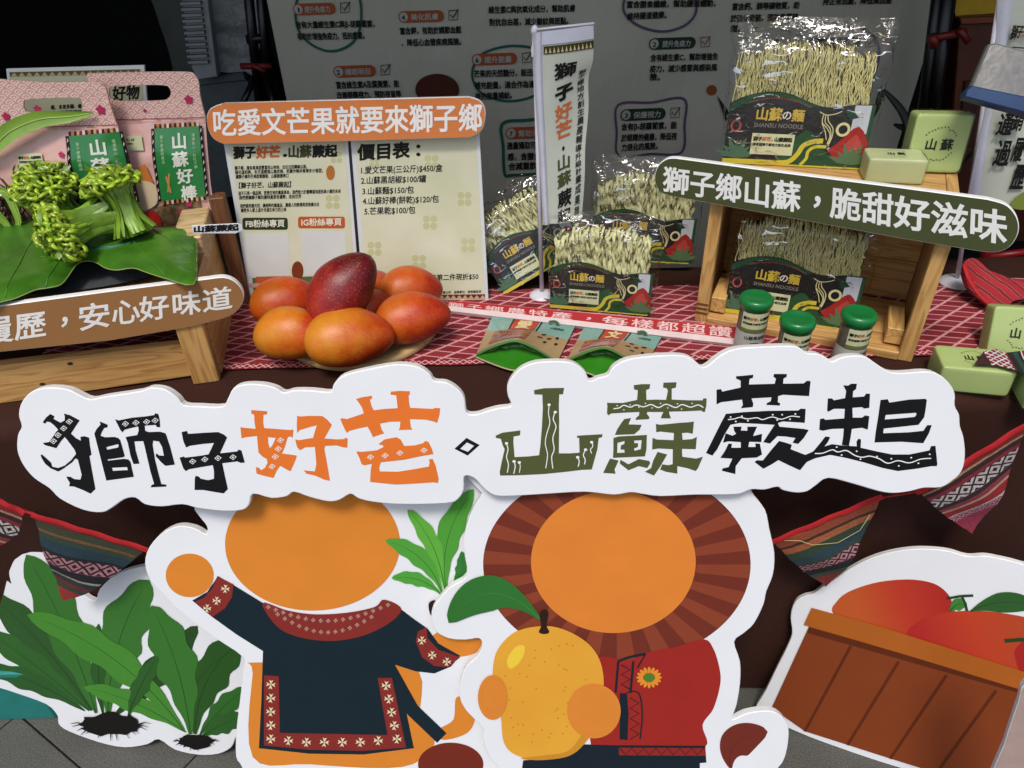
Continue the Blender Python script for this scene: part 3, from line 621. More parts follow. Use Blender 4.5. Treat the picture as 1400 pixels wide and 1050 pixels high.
    out = [(664, 640), (659, 675), (648, 693), (637, 722), (634, 750), (638, 787), (615, 803), (600, 820), (590, 838), (594, 861), (613, 873), (637, 875), (655, 873), (659, 883), (652, 898), (637, 912), (629, 935), (629, 955), (636, 970), (648, 983), (660, 996), (661, 1013), (669, 1035), (684, 1052), (700, 1090), (705, 1108), (1035, 1108), (1040, 1070), (1060, 1054), (1072, 1039), (1078, 1013), (1077, 991), (1064, 976), (1046, 972), (1020, 976), (1001, 984), (1007, 965), (1012, 935), (1012, 905), (1004, 878), (1017, 866), (1031, 853), (1044, 827), (1048, 809), (1057, 786), (1059, 757), (1052, 723), (1046, 697), (1027, 671), (1020, 640)]
    one(lambda b: b.slab(Q.hs(smooth(out, 3)), -.012, 0, white, whitee, .0012), 'panel', t2)
    F = lambda name, loops, z, m, sm=True: flat(name, loops, z, m, sm, t2, Q, Z2)
    F('printed_disc', [ell(655, 300, 492, 362)], .0005, ink('#6a2c1f'))
    b = MB()
    for i in range(22):
        a0, a1 = 2 * pi * i / 22, 2 * pi * (i + .5) / 22; pts = [(655 + 490 * k * cos(a), 300 + 360 * k * sin(a)) for k, a in [(.6, a0)] + [(1, a0 + (a1 - a0) * j / 4) for j in range(5)] + [(.6, a1)]]
        b.poly([Q.hs(Z2(pts))], .0006, ink('#823c26'))
    b.build('printed_rays', t2, kind='stuff')
    F('printed_disc', [ell(642, 290, 303, 262)], .0008, ink('#d27c30'))
    F('printed_jacket', [[(590,640),(700,650),(760,625),(880,600),(975,575),(1010,610),(1032,680),(1035,740),(1010,830),(970,890),(980,970),(820,975),(650,970),(560,965),(560,700)]], .0010, ink('#94251f'))
    F('printed_hem', [[(500,960),(640,964),(980,966),(984,1028),(960,1030),(960,1100),(300,1100),(310,1020),(420,1012)]], .0012, ink('#16202a'), False)
    b = MB(); dk = ink('#16202a')
    for l, w_ in (([(660,655),(650,770)], 12), ([(715,655),(705,770)], 12), ([(660,655),(700,640),(760,628)], 14), ([(690,770),(735,772),(748,850),(740,942)], 8), ([(760,628),(730,680)], 8), ([(480,990),(550,970)], 6)):
        b.stroke(Q.hs(Z2(smooth(l, 4, False))), w_ / 2.69 * .0009, .0016, dk)
    for seq in ([(668 + (36 if i % 2 else 2), 668 + i * 18) for i in range(6)], [(700 + (36 if i % 2 else 4), 790 + i * 19) for i in range(9)]):
        b.stroke(Q.hs(Z2(seq)), .0022, .0016, dk)
    b.poly([Q.hs(Z2([(665,772),(692,772),(698,850),(694,945),(665,942)]))], .0015, dk)
    b.build('printed_band', t2)
    b = MB()
    b.poly([Q.hs(Z2([(662,972),(978,974),(980,1002),(662,1000)]))], .0017, ink('#8a2620'))
    b.stroke(Q.hs(Z2([(665 + 22 * i, 998 if i % 2 else 974) for i in range(15)])), .0022, .0019, dk); b.build('printed_hem_band', t2)
    b = MB()
    for i in range(16):
        a = 2 * pi * i / 16; b.poly([Q.hs(Z2(ell(773 + 34 * cos(a), 714 + 27 * sin(a), 13, 6, 12, a)))], .0018 + .00001 * i, ink('#d8862c'))
    b.poly([Q.hs(Z2(ell(773, 714, 20, 17)))], .0021, ink('#48762c')); b.build('printed_flower', t2)
    s = NT('printed yellow mango'); x, y, _ = s.xyz(s.co()); n = s.noise(s.co(), 5, 2)
    s.col(s.ramp(n, [(.35, lin('#d5962c')), (.7, lin('#dca233'))])); s.b.inputs['Roughness'].default_value = .42
    b = MB(); b.poly([Q.hs(Z2(smooth([(370,525),(430,528),(500,555),(560,600),(595,660),(606,740),(590,830),(550,920),(480,985),(400,1012),(320,1010),(262,985),(236,940),(228,860),(205,790),(198,700),(212,620),(260,560),(310,535)])))], .0024, s.m)
    b.poly([Q.hs(Z2(smooth([(265,620),(290,596),(315,598),(312,630),(290,665),(262,680),(250,655)])))], .0027, ink('#e2c03c'))
    for i in range(46):
        a = random.random() * 6.3; r = sqrt(random.random()); b.poly([Q.hs(Z2(ell(400 + 175 * r * cos(a), 770 + 215 * r * sin(a), 3.4, 3, 7)))], .0026, ink('#b87c22'))
    b.build('printed_mango', t2)
    b = MB(); b.poly([Q.hs(Z2(smooth([(470,985),(520,930),(560,850),(600,760),(606,800),(580,880),(540,950),(480,1000),(380,1016),(300,1010),(380,1000)])))], .0029, ink('#c08428')); b.build('printed_mango_edge', t2)
    b = MB(); leaf_art(b, Q, *Z2([(372,498),(180,300),(36,512)]), 46, '#2e6a2c', '#3f7c34', .0030, 0)
    b.build('printed_leaf', t2)
    F('printed_stalk', [[(370,475),(395,462),(402,480),(396,520),(406,545),(388,552),(368,545),(376,520)]], .0034, ink('#2a1a16'))
    F('printed_patch', [ell(198, 785, 54, 82), ell(570, 835, 98, 100)], .0036, ink('#cf7e30'))
    b = MB(); leaf_art(b, Q, *Z2([(1075,1050),(1040,940),(1210,915)]), 42, '#6a2a20', '#5a2018', .0008, 0); b.build('printed_tip', t2)
figure_boards()
# ---------------------------------------------------------------- bunting
def stripes(name, stops, motifs, scale):
    s = NT(name); x, y, z = s.xyz(s.co()); v = s.M('MULTIPLY', y, -1 / scale)
    wob = s.M('MULTIPLY', s.M('SUBTRACT', s.noise(s.co(), 40, 2), .5), .03)
    v = s.M('ADD', v, wob)
    c = s.ramp(v, [(p, lin(h)) for p, h in stops], 'CONSTANT')
    for p0, p1, per, fg, bg in motifs:
        m = s.M('MULTIPLY', s.M('GREATER_THAN', v, p0), s.M('LESS_THAN', v, p1))
        k = s.M('PINGPONG', x, per / 2); mid = (p0 + p1) / 2; hh = (p1 - p0) / 2
        d = s.M('ADD', s.M('DIVIDE', k, per / 2), s.M('DIVIDE', s.M('ABSOLUTE', s.M('SUBTRACT', v, mid)), hh))
        r = s.M('FRACT', s.M('MULTIPLY', d, 1.25)); f = s.M('GREATER_THAN', r, .45)
        c = s.mix(m, c, s.mix(f, lin(bg), lin(fg)))
    th = s.n('TexWave'); s.l(s.co(), th.inputs[0]); th.inputs['Scale'].default_value = 330; th.bands_direction = 'X'; th.inputs['Distortion'].default_value = 1.5
    st = s.noise(s.co((300, 1500, 300)), 1, 2, .7)
    c = s.mix(s.M('MULTIPLY', s.M('GREATER_THAN', st, .52), .6), c, lin('#241a1c'))
    s.col(c); s.b.inputs['Roughness'].default_value = .95; s.bump(th.outputs['Fac'], .6, .0008); return s.m
F1 = stripes('woven bunting stripes', [(0, '#6a2a24'), (.06, '#3e4a30'), (.14, '#8a5a30'), (.17, '#344a3a'), (.24, '#20404c'), (.36, '#161a24'), (.40, '#c08088'), (.56, '#14161c'), (.66, '#9aa090'), (.68, '#2a3038'), (.74, '#6a2a24'), (.80, '#2e4430'), (.86, '#a83028')], [(.40, .56, .026, '#c88890', '#1a1014')], .185)
F2 = stripes('woven orange stripes', [(0, '#a85030'), (.16, '#4a2a1c'), (.20, '#b8683c'), (.30, '#2e4a34'), (.42, '#264450'), (.52, '#30483a'), (.58, '#c08088'), (.72, '#17151a'), (.84, '#35503a'), (.92, '#8a3028')], [(.58, .72, .022, '#c88890', '#1a1014')], .150)
F3 = stripes('woven red stripes', [(0, '#8c1c24'), (.10, '#b89468'), (.13, '#3a1820'), (.2, '#8a2430'), (.26, '#d8c8c0'), (.44, '#2a1418'), (.50, '#8e3038'), (.56, '#b89c88'), (.59, '#9c1a24'), (.70, '#c8b8a8'), (.73, '#3a1a28'), (.82, '#a0304a')], [(.26, .44, .026, '#d0c4c0', '#2a1620'), (.73, .84, .016, '#c890a0', '#7a1a30')], .14)
def bunting(pa, pb, pt, fab, label, y=-.12, yawd=0, rib=9, thr=False):
    V = Plane((0, y, .5), (1, 0, 0), (0, 0, 1)); w3 = lambda p: V.o + V.ex * V.h(*p)[0] + V.ey * V.h(*p)[1]
    A, B = w3(pa), w3(pb)
    P = Plane(A, B - A, V.ey); t = thing('bunting_pennant', label, 'pennant', P, 'woven pennants strung along the table front')
    a, b_, c = P.h(*pa), P.h(*pb), P.h(*pt); L = b_[0]
    loop = []
    for bu, p, q in ((0, a, b_), (.012, b_, c), (.004, c, a)):
        nx, ny = (q[1] - p[1]), -(q[0] - p[0]); nl = sqrt(nx * nx + ny * ny); sgn = -1 if bu else 0
        for i in range(12):
            u = i / 12; j = .0012 * random.uniform(-1, 1); k = sin(pi * u) * bu * sgn; loop.append((p[0] + (q[0] - p[0]) * u + j - nx / nl * k * -1, p[1] + (q[1] - p[1]) * u + j - .002 - ny / nl * k * -1))
    zf = lambda x, y_: .006 * sin(x * 38 + y_ * 14) * min(1, -y_ * 14) + .004 * noise.noise(Vector((x * 18, y_ * 18, 3)))
    one(lambda b: b.sheet(loop, .006, zf, fab), 'cloth', t)
    def r(b):
        b.grid(24, 2, lambda u, v: (-.004 + (L + .008) * u, -.004 + .013 * v, .002 + .003 * sin(v * pi) + .001 * sin(u * 20)), mat('red ribbon', '#b0141a', .75, .12, 300, .4, 900))
    one(r, 'ribbon', t)
    if thr:
        one(lambda b: b.tube([(L * .1, -.002, .005), (L * .22, -.012, .009), (L * .3, -.035, .009), (L * .5, -.052, .010), (L * .72, -.045, .009), (L * .86, -.02, .008)], .0006, mat('pale thread', '#b8b070', .8), 4), 'thread', t)
bunting((47, 705), (199, 751), (87, 820), F1, 'striped woven pennant with red top edge hanging over the fern board')
bunting((-40, 668), (30, 700), (2, 742), F3, 'pennant cut off by the left picture edge, below the rounded white board')
bunting((1056, 741), (1203, 680), (1130, 805), F2, 'orange and green striped pennant hanging between jacket board and basket board', thr=True)
bunting((1256, 672), (1402, 582), (1330, 732), F3, 'red and white woven pennant hanging above the basket board')
def cord():
    V = Plane((0, -.12, .5), (1, 0, 0), (0, 0, 1)); w3 = lambda p: tuple(V.o + V.ex * V.h(*p)[0] + V.ey * V.h(*p)[1])
    rb = mat('red ribbon', '#b0141a', .75, .12, 300, .4, 900)
    one(lambda b: b.tube([w3(p) for p in smooth([(-80, 655), (-30, 672), (25, 695), (48, 703)], 4, False)], .0035, rb, 6, flat=.5), 'bunting_ribbon', None, label='red ribbon joining the two pennants at the left', cat='ribbon')
    one(lambda b: b.tube([w3(p) for p in smooth([(199, 751), (240, 762), (290, 760)], 4, False)], .003, rb, 6, flat=.5), 'bunting_ribbon', None, label='red ribbon running behind the tunic board from the striped pennant', cat='ribbon')
    one(lambda b: b.tube([w3(p) for p in smooth([(1203, 680), (1230, 676), (1257, 671)], 4, False)], .003, rb, 6, flat=.5), 'bunting_ribbon', None, label='red ribbon joining the two pennants at the right behind the logo board', cat='ribbon')
cord()
# ---------------------------------------------------------------- background
PB = vplane((.1, 1.0, 0), 0, radians(3))
def background():
    cl = mat('banner cloth', '#a5a598', .7, .12, 3, .25, 6, bd=.02)
    s = NT('creased banner cloth'); v = s.co(); f = s.noise(s.co((3, 1.2, 1)), 1.6, 5, .6)
    s.col(s.ramp(s.noise(v, 1.3, 3), [(.35, lin('#a8a490')), (.65, lin('#bdb9a6'))])); s.b.inputs['Roughness'].default_value = .6; s.bump(f, .9, .03)
    t = thing('printed_banner', 'large grey green cloth banner with lines of black text behind the table', 'banner', PB)
    TL, TR, BR, BL = PB.h(352, -60), PB.h(1305, -60), PB.h(1215, 240), PB.h(412, 240)
    dn = lambda T, B, k: (T[0] + (B[0] - T[0]) * k, T[1] + (B[1] - T[1]) * k)
    BL, BR = dn(TL, BL, 1.9), dn(TR, BR, 1.9)
    def fn(u, v):
        x = (BL[0] * (1 - u) + BR[0] * u) * (1 - v) + (TL[0] * (1 - u) + TR[0] * u) * v; y = (BL[1] * (1 - u) + BR[1] * u) * (1 - v) + (TL[1] * (1 - u) + TR[1] * u) * v
        return (x, y, wz(x, y))
    wz = lambda x, y: .006 * noise.noise(Vector((x * 3, y * 2, 0))) + .004 * sin(x * 5 + y * 2)
    one(lambda b: b.grid(90, 50, fn, s.m), 'cloth', t)
    tf = lambda x, y, z: (x, y, wz(x, y) + z)
    bk = ink('#161614', .7)
    def line(st, u, v, w, h=10.5, m=bk, bold=.03, dv=-2.2, z=.004, b=None):
        """text line from pixel (u, v) = left baseline, w pixels long"""
        own = b is None; b = b or MB(); A, B = PB.h(u, v), PB.h(u + w, v + dv); H = PB.h(u, v - h)
        sx = (B[0] - A[0]); sy = (H[1] - A[1]); V, F = textmesh(st, bold); n = max(x for x, y in V)
        b.add([tf(A[0] + x / n * sx + y * .0, A[1] + x / n * (B[1] - A[1]) + y * sy, z) for x, y in V], F, m)
        if own: b.build('text_line', t)
    def pill(u, v, w, col, num, title, dv=-2, chk='#222220'):
        b = MB(); A, B = PB.h(u, v), PB.h(u + w, v + dv); h = (PB.h(u, v - 8)[1] - A[1])
        M = lambda x, y: (A[0] + x * (B[0] - A[0]), A[1] + x * (B[1] - A[1]) + y * h)
        k = h / (B[0] - A[0]); L = [(k * (1 - sin(a)) , cos(a)) for a in [pi * i / 8 for i in range(9)]]
        loop = [(k - k * sin(pi * i / 8), cos(pi * i / 8)) for i in range(9)] + [(1 - k + k * sin(pi * i / 8), -cos(pi * i / 8)) for i in range(9)]
        b.poly([[M(*p) for p in loop]], .0040, ink(col, .6), tf)
        b.poly([[M(k + k * .8 * cos(a), .8 * sin(a)) for a in [2 * pi * i / 16 for i in range(16)]]], .0045, ink('#a8a89c', .6), tf)
        b.build('heading_pill', t)
        line(num, u + w * k - 2.3, v + 3.6, 4.6, 9, ink('#1c1c1a'), z=.0052, dv=0)
        line(title, u + w * .28, v + 4.2 - .6, w * .60, 9.5, ink('#a8a89c', .6), z=.0052, dv=dv * .6, bold=.02)
        b = MB(); x, y = u + w + 13, v + dv - 1
        for q in ([(x - 6, y - 6), (x + 6, y - 7), (x + 6, y + 6), (x - 6, y + 7), (x - 6, y - 6)],): b.stroke([PB.h(*p) for p in q], .0018, .0042, ink('#222220', .7), fn=tf)
        b.stroke([PB.h(*p) for p in ((x - 4, y - 1), (x - 1, y + 4), (x + 7, y - 8))], .0026, .0044, ink(chk, .7), fn=tf); b.build('check_mark', t)
    G, PU = '#1f5a48', '#5a4a60'
    def ring(pts, col, w=.006):
        one(lambda b: b.stroke([PB.h(*p) for p in smooth(pts, 6)], w, .0036, ink(col, .6), True, fn=tf), 'drawn_outline', t)
    O, D = '#9c4c26', '#223322'
    pill(401, 13, 58, O, '1', '提升免疫力'); line('含有大量維生素C與β-胡蘿蔔素，', 405, 38, 108); line('有助於增強免疫力、抵抗感冒。', 407, 54, 92)
    pill(456, 98, 58, O, '2', '護眼明目'); line('富含維生素A及葉黃素，能', 460, 120, 86); line('改善眼睛視力、預防夜盲等', 461, 134, 88)
    pill(545, 23, 62, O, '4', '美化肌膚'); line('富含鉀，有助於調節血壓', 547, 46, 84); line('、降低心血管疾病風險。', 549, 62, 82)
    line('維生素C與抗氧化成分，幫助肌膚', 668, 17, 118); line('對抗自由基，減少皺紋與斑點。', 669, 34, 108)
    pill(645, 81, 62, O, '6', '提升能量'); line('芒果的天然糖分，能迅速', 648, 104, 88); line('補充能量，適合作為運動', 649, 120, 90); line('後的能量補給。', 650, 135, 50)
    pill(691, 181, 62, O, '7', '幫助消化'); line('適量攝取可促進腸', 693, 202, 64); line('感，含膳食纖維', 694, 217, 62); line('合減重飲食。', 695, 230, 52)
    line('富含膳食纖維，幫助腸道蠕動，', 856, 10, 122); line('維持腸道健康。', 857, 26, 54)
    pill(887, 60, 64, D, '2', '提升免疫力', chk='#8a3020'); line('含有維生素C，幫助增強免', 889, 83, 92); line('疫力，減少感冒與感染風', 888, 98, 92); line('險。', 888, 109, 14, dv=0)
    pill(848, 157, 62, D, '3', '保護視力'); line('含有β-胡蘿蔔素，能', 849, 177, 76); line('於眼睛的健康，降低視', 849, 192, 76); line('力退化的風險。', 849, 205, 50)
    line('富含鈣、鎂等礦物質，助', 1000, 13, 92); line('於強化骨骼，預防骨質疏', 998, 29, 92); line('鬆。', 998, 43, 14, dv=0)
    line('持正常血壓，降低高血壓', 1124, 6, 94)
    pill(1106, 60, 70, D, '6', '抗氧化', chk='#8a3020')
    ring([(404, 20), (412, 48), (436, 66), (460, 69), (484, 56), (494, 28), (488, -10), (450, -30), (412, -10)], G)
    ring([(650, 84), (665, 70), (700, 62), (735, 68), (752, 90), (750, 115), (725, 132), (690, 137), (658, 126), (646, 105)], G)
    ring([(687, 168), (720, 163), (760, 160), (780, 162), (782, 200), (780, 234), (735, 236), (700, 238), (690, 236), (688, 200)], G, .008)
    ring([(845, 143), (890, 140), (935, 135), (936, 170), (932, 208), (890, 210), (846, 212), (843, 180)], PU)
    ring([(852, 12), (865, 30), (890, 41), (915, 42), (940, 32), (952, 12), (940, -14), (895, -25), (860, -10)], PU)
    ring([(1130, 52), (1150, 38), (1175, 38), (1195, 50), (1202, 75), (1190, 110), (1160, 122), (1130, 105), (1122, 75)], PU)
    for l, c in ((ell(598, 122, 30, 22), '#4a2216'), (ell(973, 123, 7, 7), '#8a4c1e'), ([(980, 130), (995, 150), (1000, 165), (992, 165)], '#2a2420')):
        one(lambda b: b.poly([[PB.h(*p) for p in l]], .0041, ink(c, .7), tf), 'printed_patch', t)
    # stuff left of the banner
    PW = vplane((0, 1.35, 0))
    gt = mat('grey tarpaulin', '#4e524a', .75, .15, 5, .3, 12, bd=.01)
    tp = thing('grey_tarpaulin', 'dark grey tarpaulin edge hanging beside the black opening at the upper left', 'tarpaulin', PW)
    one(lambda b: b.sheet(PW.hs(smooth([(195, -60), (212, 10), (232, 70), (240, 110), (243, 170), (290, 190), (290, -60)], 3)), .05, lambda x, y: .015 * sin(x * 40 + y * 3), gt), 'sheet', tp)
    PLv = vplane((PB.o.x, 1.22, 0), 0, 0)
    t1 = thing('louvred_panel', 'white louvred panel standing at the upper left behind the stall', 'vent panel', PLv)
    wp = mat('white plastic', '#8f9492', .5, .08)
    def frm(b):
        b.slab(PLv.hs([(243, -40), (279, -40), (297, 105), (270, 109), (262, 92)]), -.03, 0, wp, wp, .002)
    one(frm, 'frame', t1)
    a0 = [(246 + 12.5 * i / 8, 2 + 84 * i / 8) for i in range(9)]
    for i in range(12):
        y0 = -6 + 8.0 * i; xl = 247 + (y0 + 6) * .13; xr = 275 + (y0 + 6) * .125
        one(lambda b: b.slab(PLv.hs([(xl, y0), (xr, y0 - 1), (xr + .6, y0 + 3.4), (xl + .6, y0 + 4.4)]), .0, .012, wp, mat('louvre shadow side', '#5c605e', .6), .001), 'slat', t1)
    PS = vplane((0, 1.3, 0))
    sk = mat('white plastic sacking', '#a8aba6', .45, .15, 8, .9, 14, bd=.03)
    t2 = thing('plastic_sack', 'crumpled white plastic sack between the louvred panel and black stand', 'sack', PS)
    def sack(b):
        l = PS.hs(smooth([(276, -60), (284, 40), (292, 85), (305, 96), (335, 96), (352, 90), (350, -60)], 3)); b.sheet(l, .02, lambda x, y: .03 * noise.noise(Vector((x * 8, y * 10, 1))) + .008 * sin(y * 90 + x * 20), sk)
    one(sack, 'sack_skin', t2)
    t3 = thing('grey_crate', 'plain grey plastic crate on the floor behind the orange sign', 'crate', PS)
    gc = mat('grey crate plastic', '#51595c', .5, .1)
    one(lambda b: b.slab(PS.hs([(270, 108), (335, 100), (362, 140), (366, 260), (290, 270)]), -.3, .02, gc, gc, .004), 'crate_body', t3)
    one(lambda b: b.slab(PS.hs([(268, 104), (336, 96), (340, 106), (270, 114)]), -.3, .03, gc, gc, .003), 'rim', t3)
    # stand with two legs
    PT = vplane((0, 1.12, 0)); bl = mat('black steel tube', '#0c0c0d', .35, .05, metal=.0)
    t4 = thing('black_stand', 'black metal stand with red clamp left of the banner', 'stand', PT)
    w3 = lambda p, z=0: (*PT.h(*p), z)
    for a, b_ in (((334, -60), (356, 150)), ((352, -60), (370, 150))):
        one(lambda b: b.tube([w3(a), w3(b_)], .0125, bl, 10), 'pole', t4)
    for a, b_ in (((366, 100), (392, 160)), ((352, 100), (334, 150))): one(lambda b: b.tube([w3(a, .02), w3(b_, .08)], .008, bl, 8), 'brace', t4)
    one(lambda b: (b.tube([w3((332, 88), .02), w3((374, 88), .02)], .008, mat('red clamp', '#6e1510', .5), 8), b.tube([w3((348, 84), .03), w3((366, 94), .03)], .006, mat('red clamp', '#6e1510', .5), 8)), 'clamp', t4)
    one(lambda b: b.tube([w3((338, 54), .0), w3((366, 52), .0)], .012, bl, 8), 'collar', t4)
    # right: banner pole, cabinet, yellow cloth, small things
    PR = vplane((.5, .93, 0)); w3 = lambda p, z=0: (*PR.h(*p), z)
    t5 = thing('black_truss_pole', 'black steel pole with red clamp at the right edge of the banner', 'pole', PR)
    for a, b_, r in (((1302, -60), (1262, 250), .018), ((1288, -60), (1248, 250), .012)): one(lambda b: b.tube([w3(a), w3(b_)], r, bl, 10), 'tube', t5)
    rc = mat('red clamp', '#6e1510', .5)
    one(lambda b: (b.tube([w3((1260, 50), .03), w3((1312, 40), .03)], .009, rc, 8), b.tube([w3((1262, 44), .04), w3((1268, 58), .04)], .011, rc, 8), b.tube([w3((1300, 36), .04), w3((1312, 52), .04)], .008, rc, 8)), 'clamp', t5)
    PC = vplane((.9, 1.15, 0), radians(-8)); br = mat('dark red brown cabinet wood', '#5a2812', .45, .25, 8)
    t6 = thing('wooden_cabinet', 'red brown wooden cabinet in the dark at the upper right', 'cabinet', PC)
    one(lambda b: b.slab(PC.hs([(1312, 26), (1440, 20), (1440, 330), (1290, 330)]), -.3, 0, br, br, .004), 'body', t6)
    one(lambda b: b.slab(PC.hs([(1308, 22), (1445, 16), (1445, 26), (1310, 32)]), -.3, .02, mat('cabinet top wood', '#7a3c1a', .4), br, .003), 'top_board', t6)
    one(lambda b: b.slab(PC.hs([(1318, 110), (1338, 108), (1330, 200), (1308, 200)]), 0, .01, mat('darker panel', '#3a160c', .5), br, .002), 'panel', t6)
    t7 = thing('yellow_cloth', 'bright yellow cloth bundle on top of the dark wooden cabinet', 'cloth', vplane((.95, 1.12, 1.0)))
    P7 = vplane((.95, 1.12, 1.0))
    one(lambda b: b.sheet(P7.hs(smooth([(1306, 24), (1310, -10), (1312, -60), (1400, -60), (1380, 0), (1352, 22), (1330, 20)], 3)), .02, lambda x, y: .03 * noise.noise(Vector((x * 9, y * 9, 4))), mat('yellow cloth', '#c09a10', .7, .2, 9)), 'folded_cloth', t7)
    # dark plant leaves behind crate top
    PP = vplane((.55, .8, .6)); t8 = thing('potted_fern', 'dark green arching fern leaves behind the soap on the crate', 'plant', PP)
    dg = mat('dark leaf', '#16240f', .6, .2)
    for pts in ([(1205, 120), (1228, 150), (1235, 185), (1222, 215)], [(1222, 170), (1250, 176), (1262, 185)], [(1205, 118), (1196, 130), (1190, 160)], [(1225, 215), (1236, 192), (1230, 160)], [(1310, 215), (1300, 180), (1330, 150)], [(1312, 225), (1325, 200), (1345, 190)]):
        q = PP.hs(smooth(pts, 5, False)); n = len(q)
        one(lambda b: b.tube([(x, y, .03 * sin(i / n * 3)) for i, (x, y) in enumerate(q)], lambda t: .011 * sin(pi * min(.98, t * .9 + .08)), dg, 6, flat=.3), 'frond', t8)
    t9 = thing('red_trestle', 'red metal frame leg in the dark below the end of the green sign', 'frame', vplane((1.1, .62, .3)))
    P9 = vplane((1.1, .62, .3)); w9 = lambda p: (*P9.h(*p), 0)
    one(lambda b: b.tube([w9((1352, 320)), w9((1342, 380))], .012, mat('red paint', '#8c1018', .4), 8), 'upright', t9)
    one(lambda b: b.tube([w9((1348, 352)), w9((1440, 340))], .010, mat('red paint', '#8c1018', .4), 8), 'crossbar', t9)
background()
# ---------------------------------------------------------------- left wooden crate, its sign and leaf display
CW = wood(); CWz = wood(axis=1)
a0, a1 = W(0, 552), W(275, 515)
LY = atan2(a1.y - a0.y, a1.x - a0.x)
PK = vplane(a1, LY)
def left_crate():
    t = thing('wooden_crate', 'low pale wooden crate at the left edge, carrying the green leaf display', 'crate', PK)
    H = PK.h(270, 380)[1]
    ZT = .15
    ext = lambda p, q, k: (p[0] + (q[0] - p[0]) * k, p[1] + (q[1] - p[1]) * k)
    q = PK.hs([ext((262, 470), (0, 500), 1.4), (262, 470), (264, 514), ext((264, 514), (0, 552), 1.4)])
    one(lambda b: b.slab(q, -.018, 0, CW, CW, .0015), 'front_plank', t)
    x0, x1 = PK.h(250, 452)[0], PK.h(298, 450)[0]
    x1 = PK.h(299, 500)[0]; x0 = PK.h(262, 500)[0]
    one(lambda b: b.box((x0, .0, .0015), (x1, ZT + .02, .022), wood(axis=1), bev=.0015), 'corner_post', t)
    one(lambda b: b.box((x1 - .02, 0, -.25), (x1 + .002, ZT + .02, -.002), wood(axis=2), bev=.0015), 'side_panel', t)
    for i in range(5):
        one(lambda b: b.box((-.6, ZT - .012, -.052 * (i + 1) + .002), (x1 - .021, ZT, -.052 * i), CW, bev=.001), 'top_slat', t)
    one(lambda b: b.box((-.6, 0, -.262), (x1 - .021, ZT, -.25), CW), 'back_panel', t)
    one(lambda b: b.box((x1 - .045, ZT + .001, -.25), (x1 + .004, ZT + .05, -.12), wood(a='#cdb183', b='#9b7a4c', axis=0), bev=.002), 'end_block', t)
    one(lambda b: b.box((x1 + .008, -.0, -.265), (x1 + .035, ZT + .07, -.235), wood(a='#7a5030', b='#4a2c18', axis=1), bev=.0015), 'rear_post', t)
    for (u, v) in ((96, 497), (58, 525)):
        c = PK.h(u, v); one(lambda b: b.poly([ell(c[0], c[1], .0045, .003, 12)], .0006, mat('wood knot', '#3a2210', .7)), 'knot', t)
    # sign
    S = PK.off(.026); s2 = thing('brown_sign', 'light brown rounded sign with white writing across the wooden crate at the left', 'sign board', S)
    loop = S.hs([(-90, 493), (0, 481.5)] + [(150, 466)] + smooth([(262, 447), (285, 441), (310, 434), (325, 424), (333, 410), (331, 396), (320, 384), (305, 379), (285, 381)], 4, False) + [(150, 398), (0, 418), (-90, 430)])
    one(lambda b: b.slab(loop, -.01, 0, mat('brown sign face', '#9c6f44', .4, .03, 8, spec=.3), whitee, .0012), 'panel', s2)
    b = MB(); qm = quadmap(S, (-36, 433), (318, 390), (316, 428), (-34, 477))
    b.build if False else None
    chars = '履歷，安心好味道'
    cx = [(-36, 19), (19, 64), (66, 106), (106, 152), (152, 192), (190, 232), (234, 275), (276, 318)]
    yt = lambda u: 435 - (u + 36) * (435 - 391) / 354 - (u > 90) * 1.5; yb = lambda u: 476 - (u + 36) * (476 - 423) / 354
    for ch, (ua, ub) in zip(chars, cx):
        qm = quadmap(S, (ua - 1, yt(ua)), (ub - 1, yt(ub)), (ub + 1, yb(ub)), (ua + 1, yb(ua)))
        b.text(ch, qm, .0006, ink('#f0ece4'), .018)
    b.build('lettering', s2)
left_crate()
def lin_text(b, P, st, pa, pb, hpx, m, z=.0006, bold=.02, up=None):
    """text between two baseline pixels on plane P; hpx = character height in pixels"""
    A, B = Vector(P.h(*pa)), Vector(P.h(*pb)); H = Vector(P.h(pa[0], pa[1] - hpx)) if up is None else Vector(P.h(*up)); H = H - A
    V, F = textmesh(st, bold); n = max(x for x, y in V)
    b.add([tuple(A + (B - A) * (x / n) + H * (y / .86)) + (z,) for x, y in V], F, m)
def sign(P, loop, face, name, label, chars, cell, size=.028, th=.01, parent=None, inkc='#f2f1ec'):
    t = thing(name, label, 'sign board', P)
    one(lambda b: b.slab(P.hs(loop), -th, 0, face, whitee, .0012), 'panel', t)
    b = MB(); n = len(chars); TL, TR, BR, BL = cell
    for i, ch in enumerate(chars):
        L = lambda a, b_, k: (a[0] + (b_[0] - a[0]) * k, a[1] + (b_[1] - a[1]) * k)
        u, v = i / n, (i + 1) / n
        b.text(ch, quadmap(P, L(TL, TR, u), L(TL, TR, v), L(BL, BR, v), L(BL, BR, u)), .0006, ink(inkc), size)
    b.build('lettering', t); return t
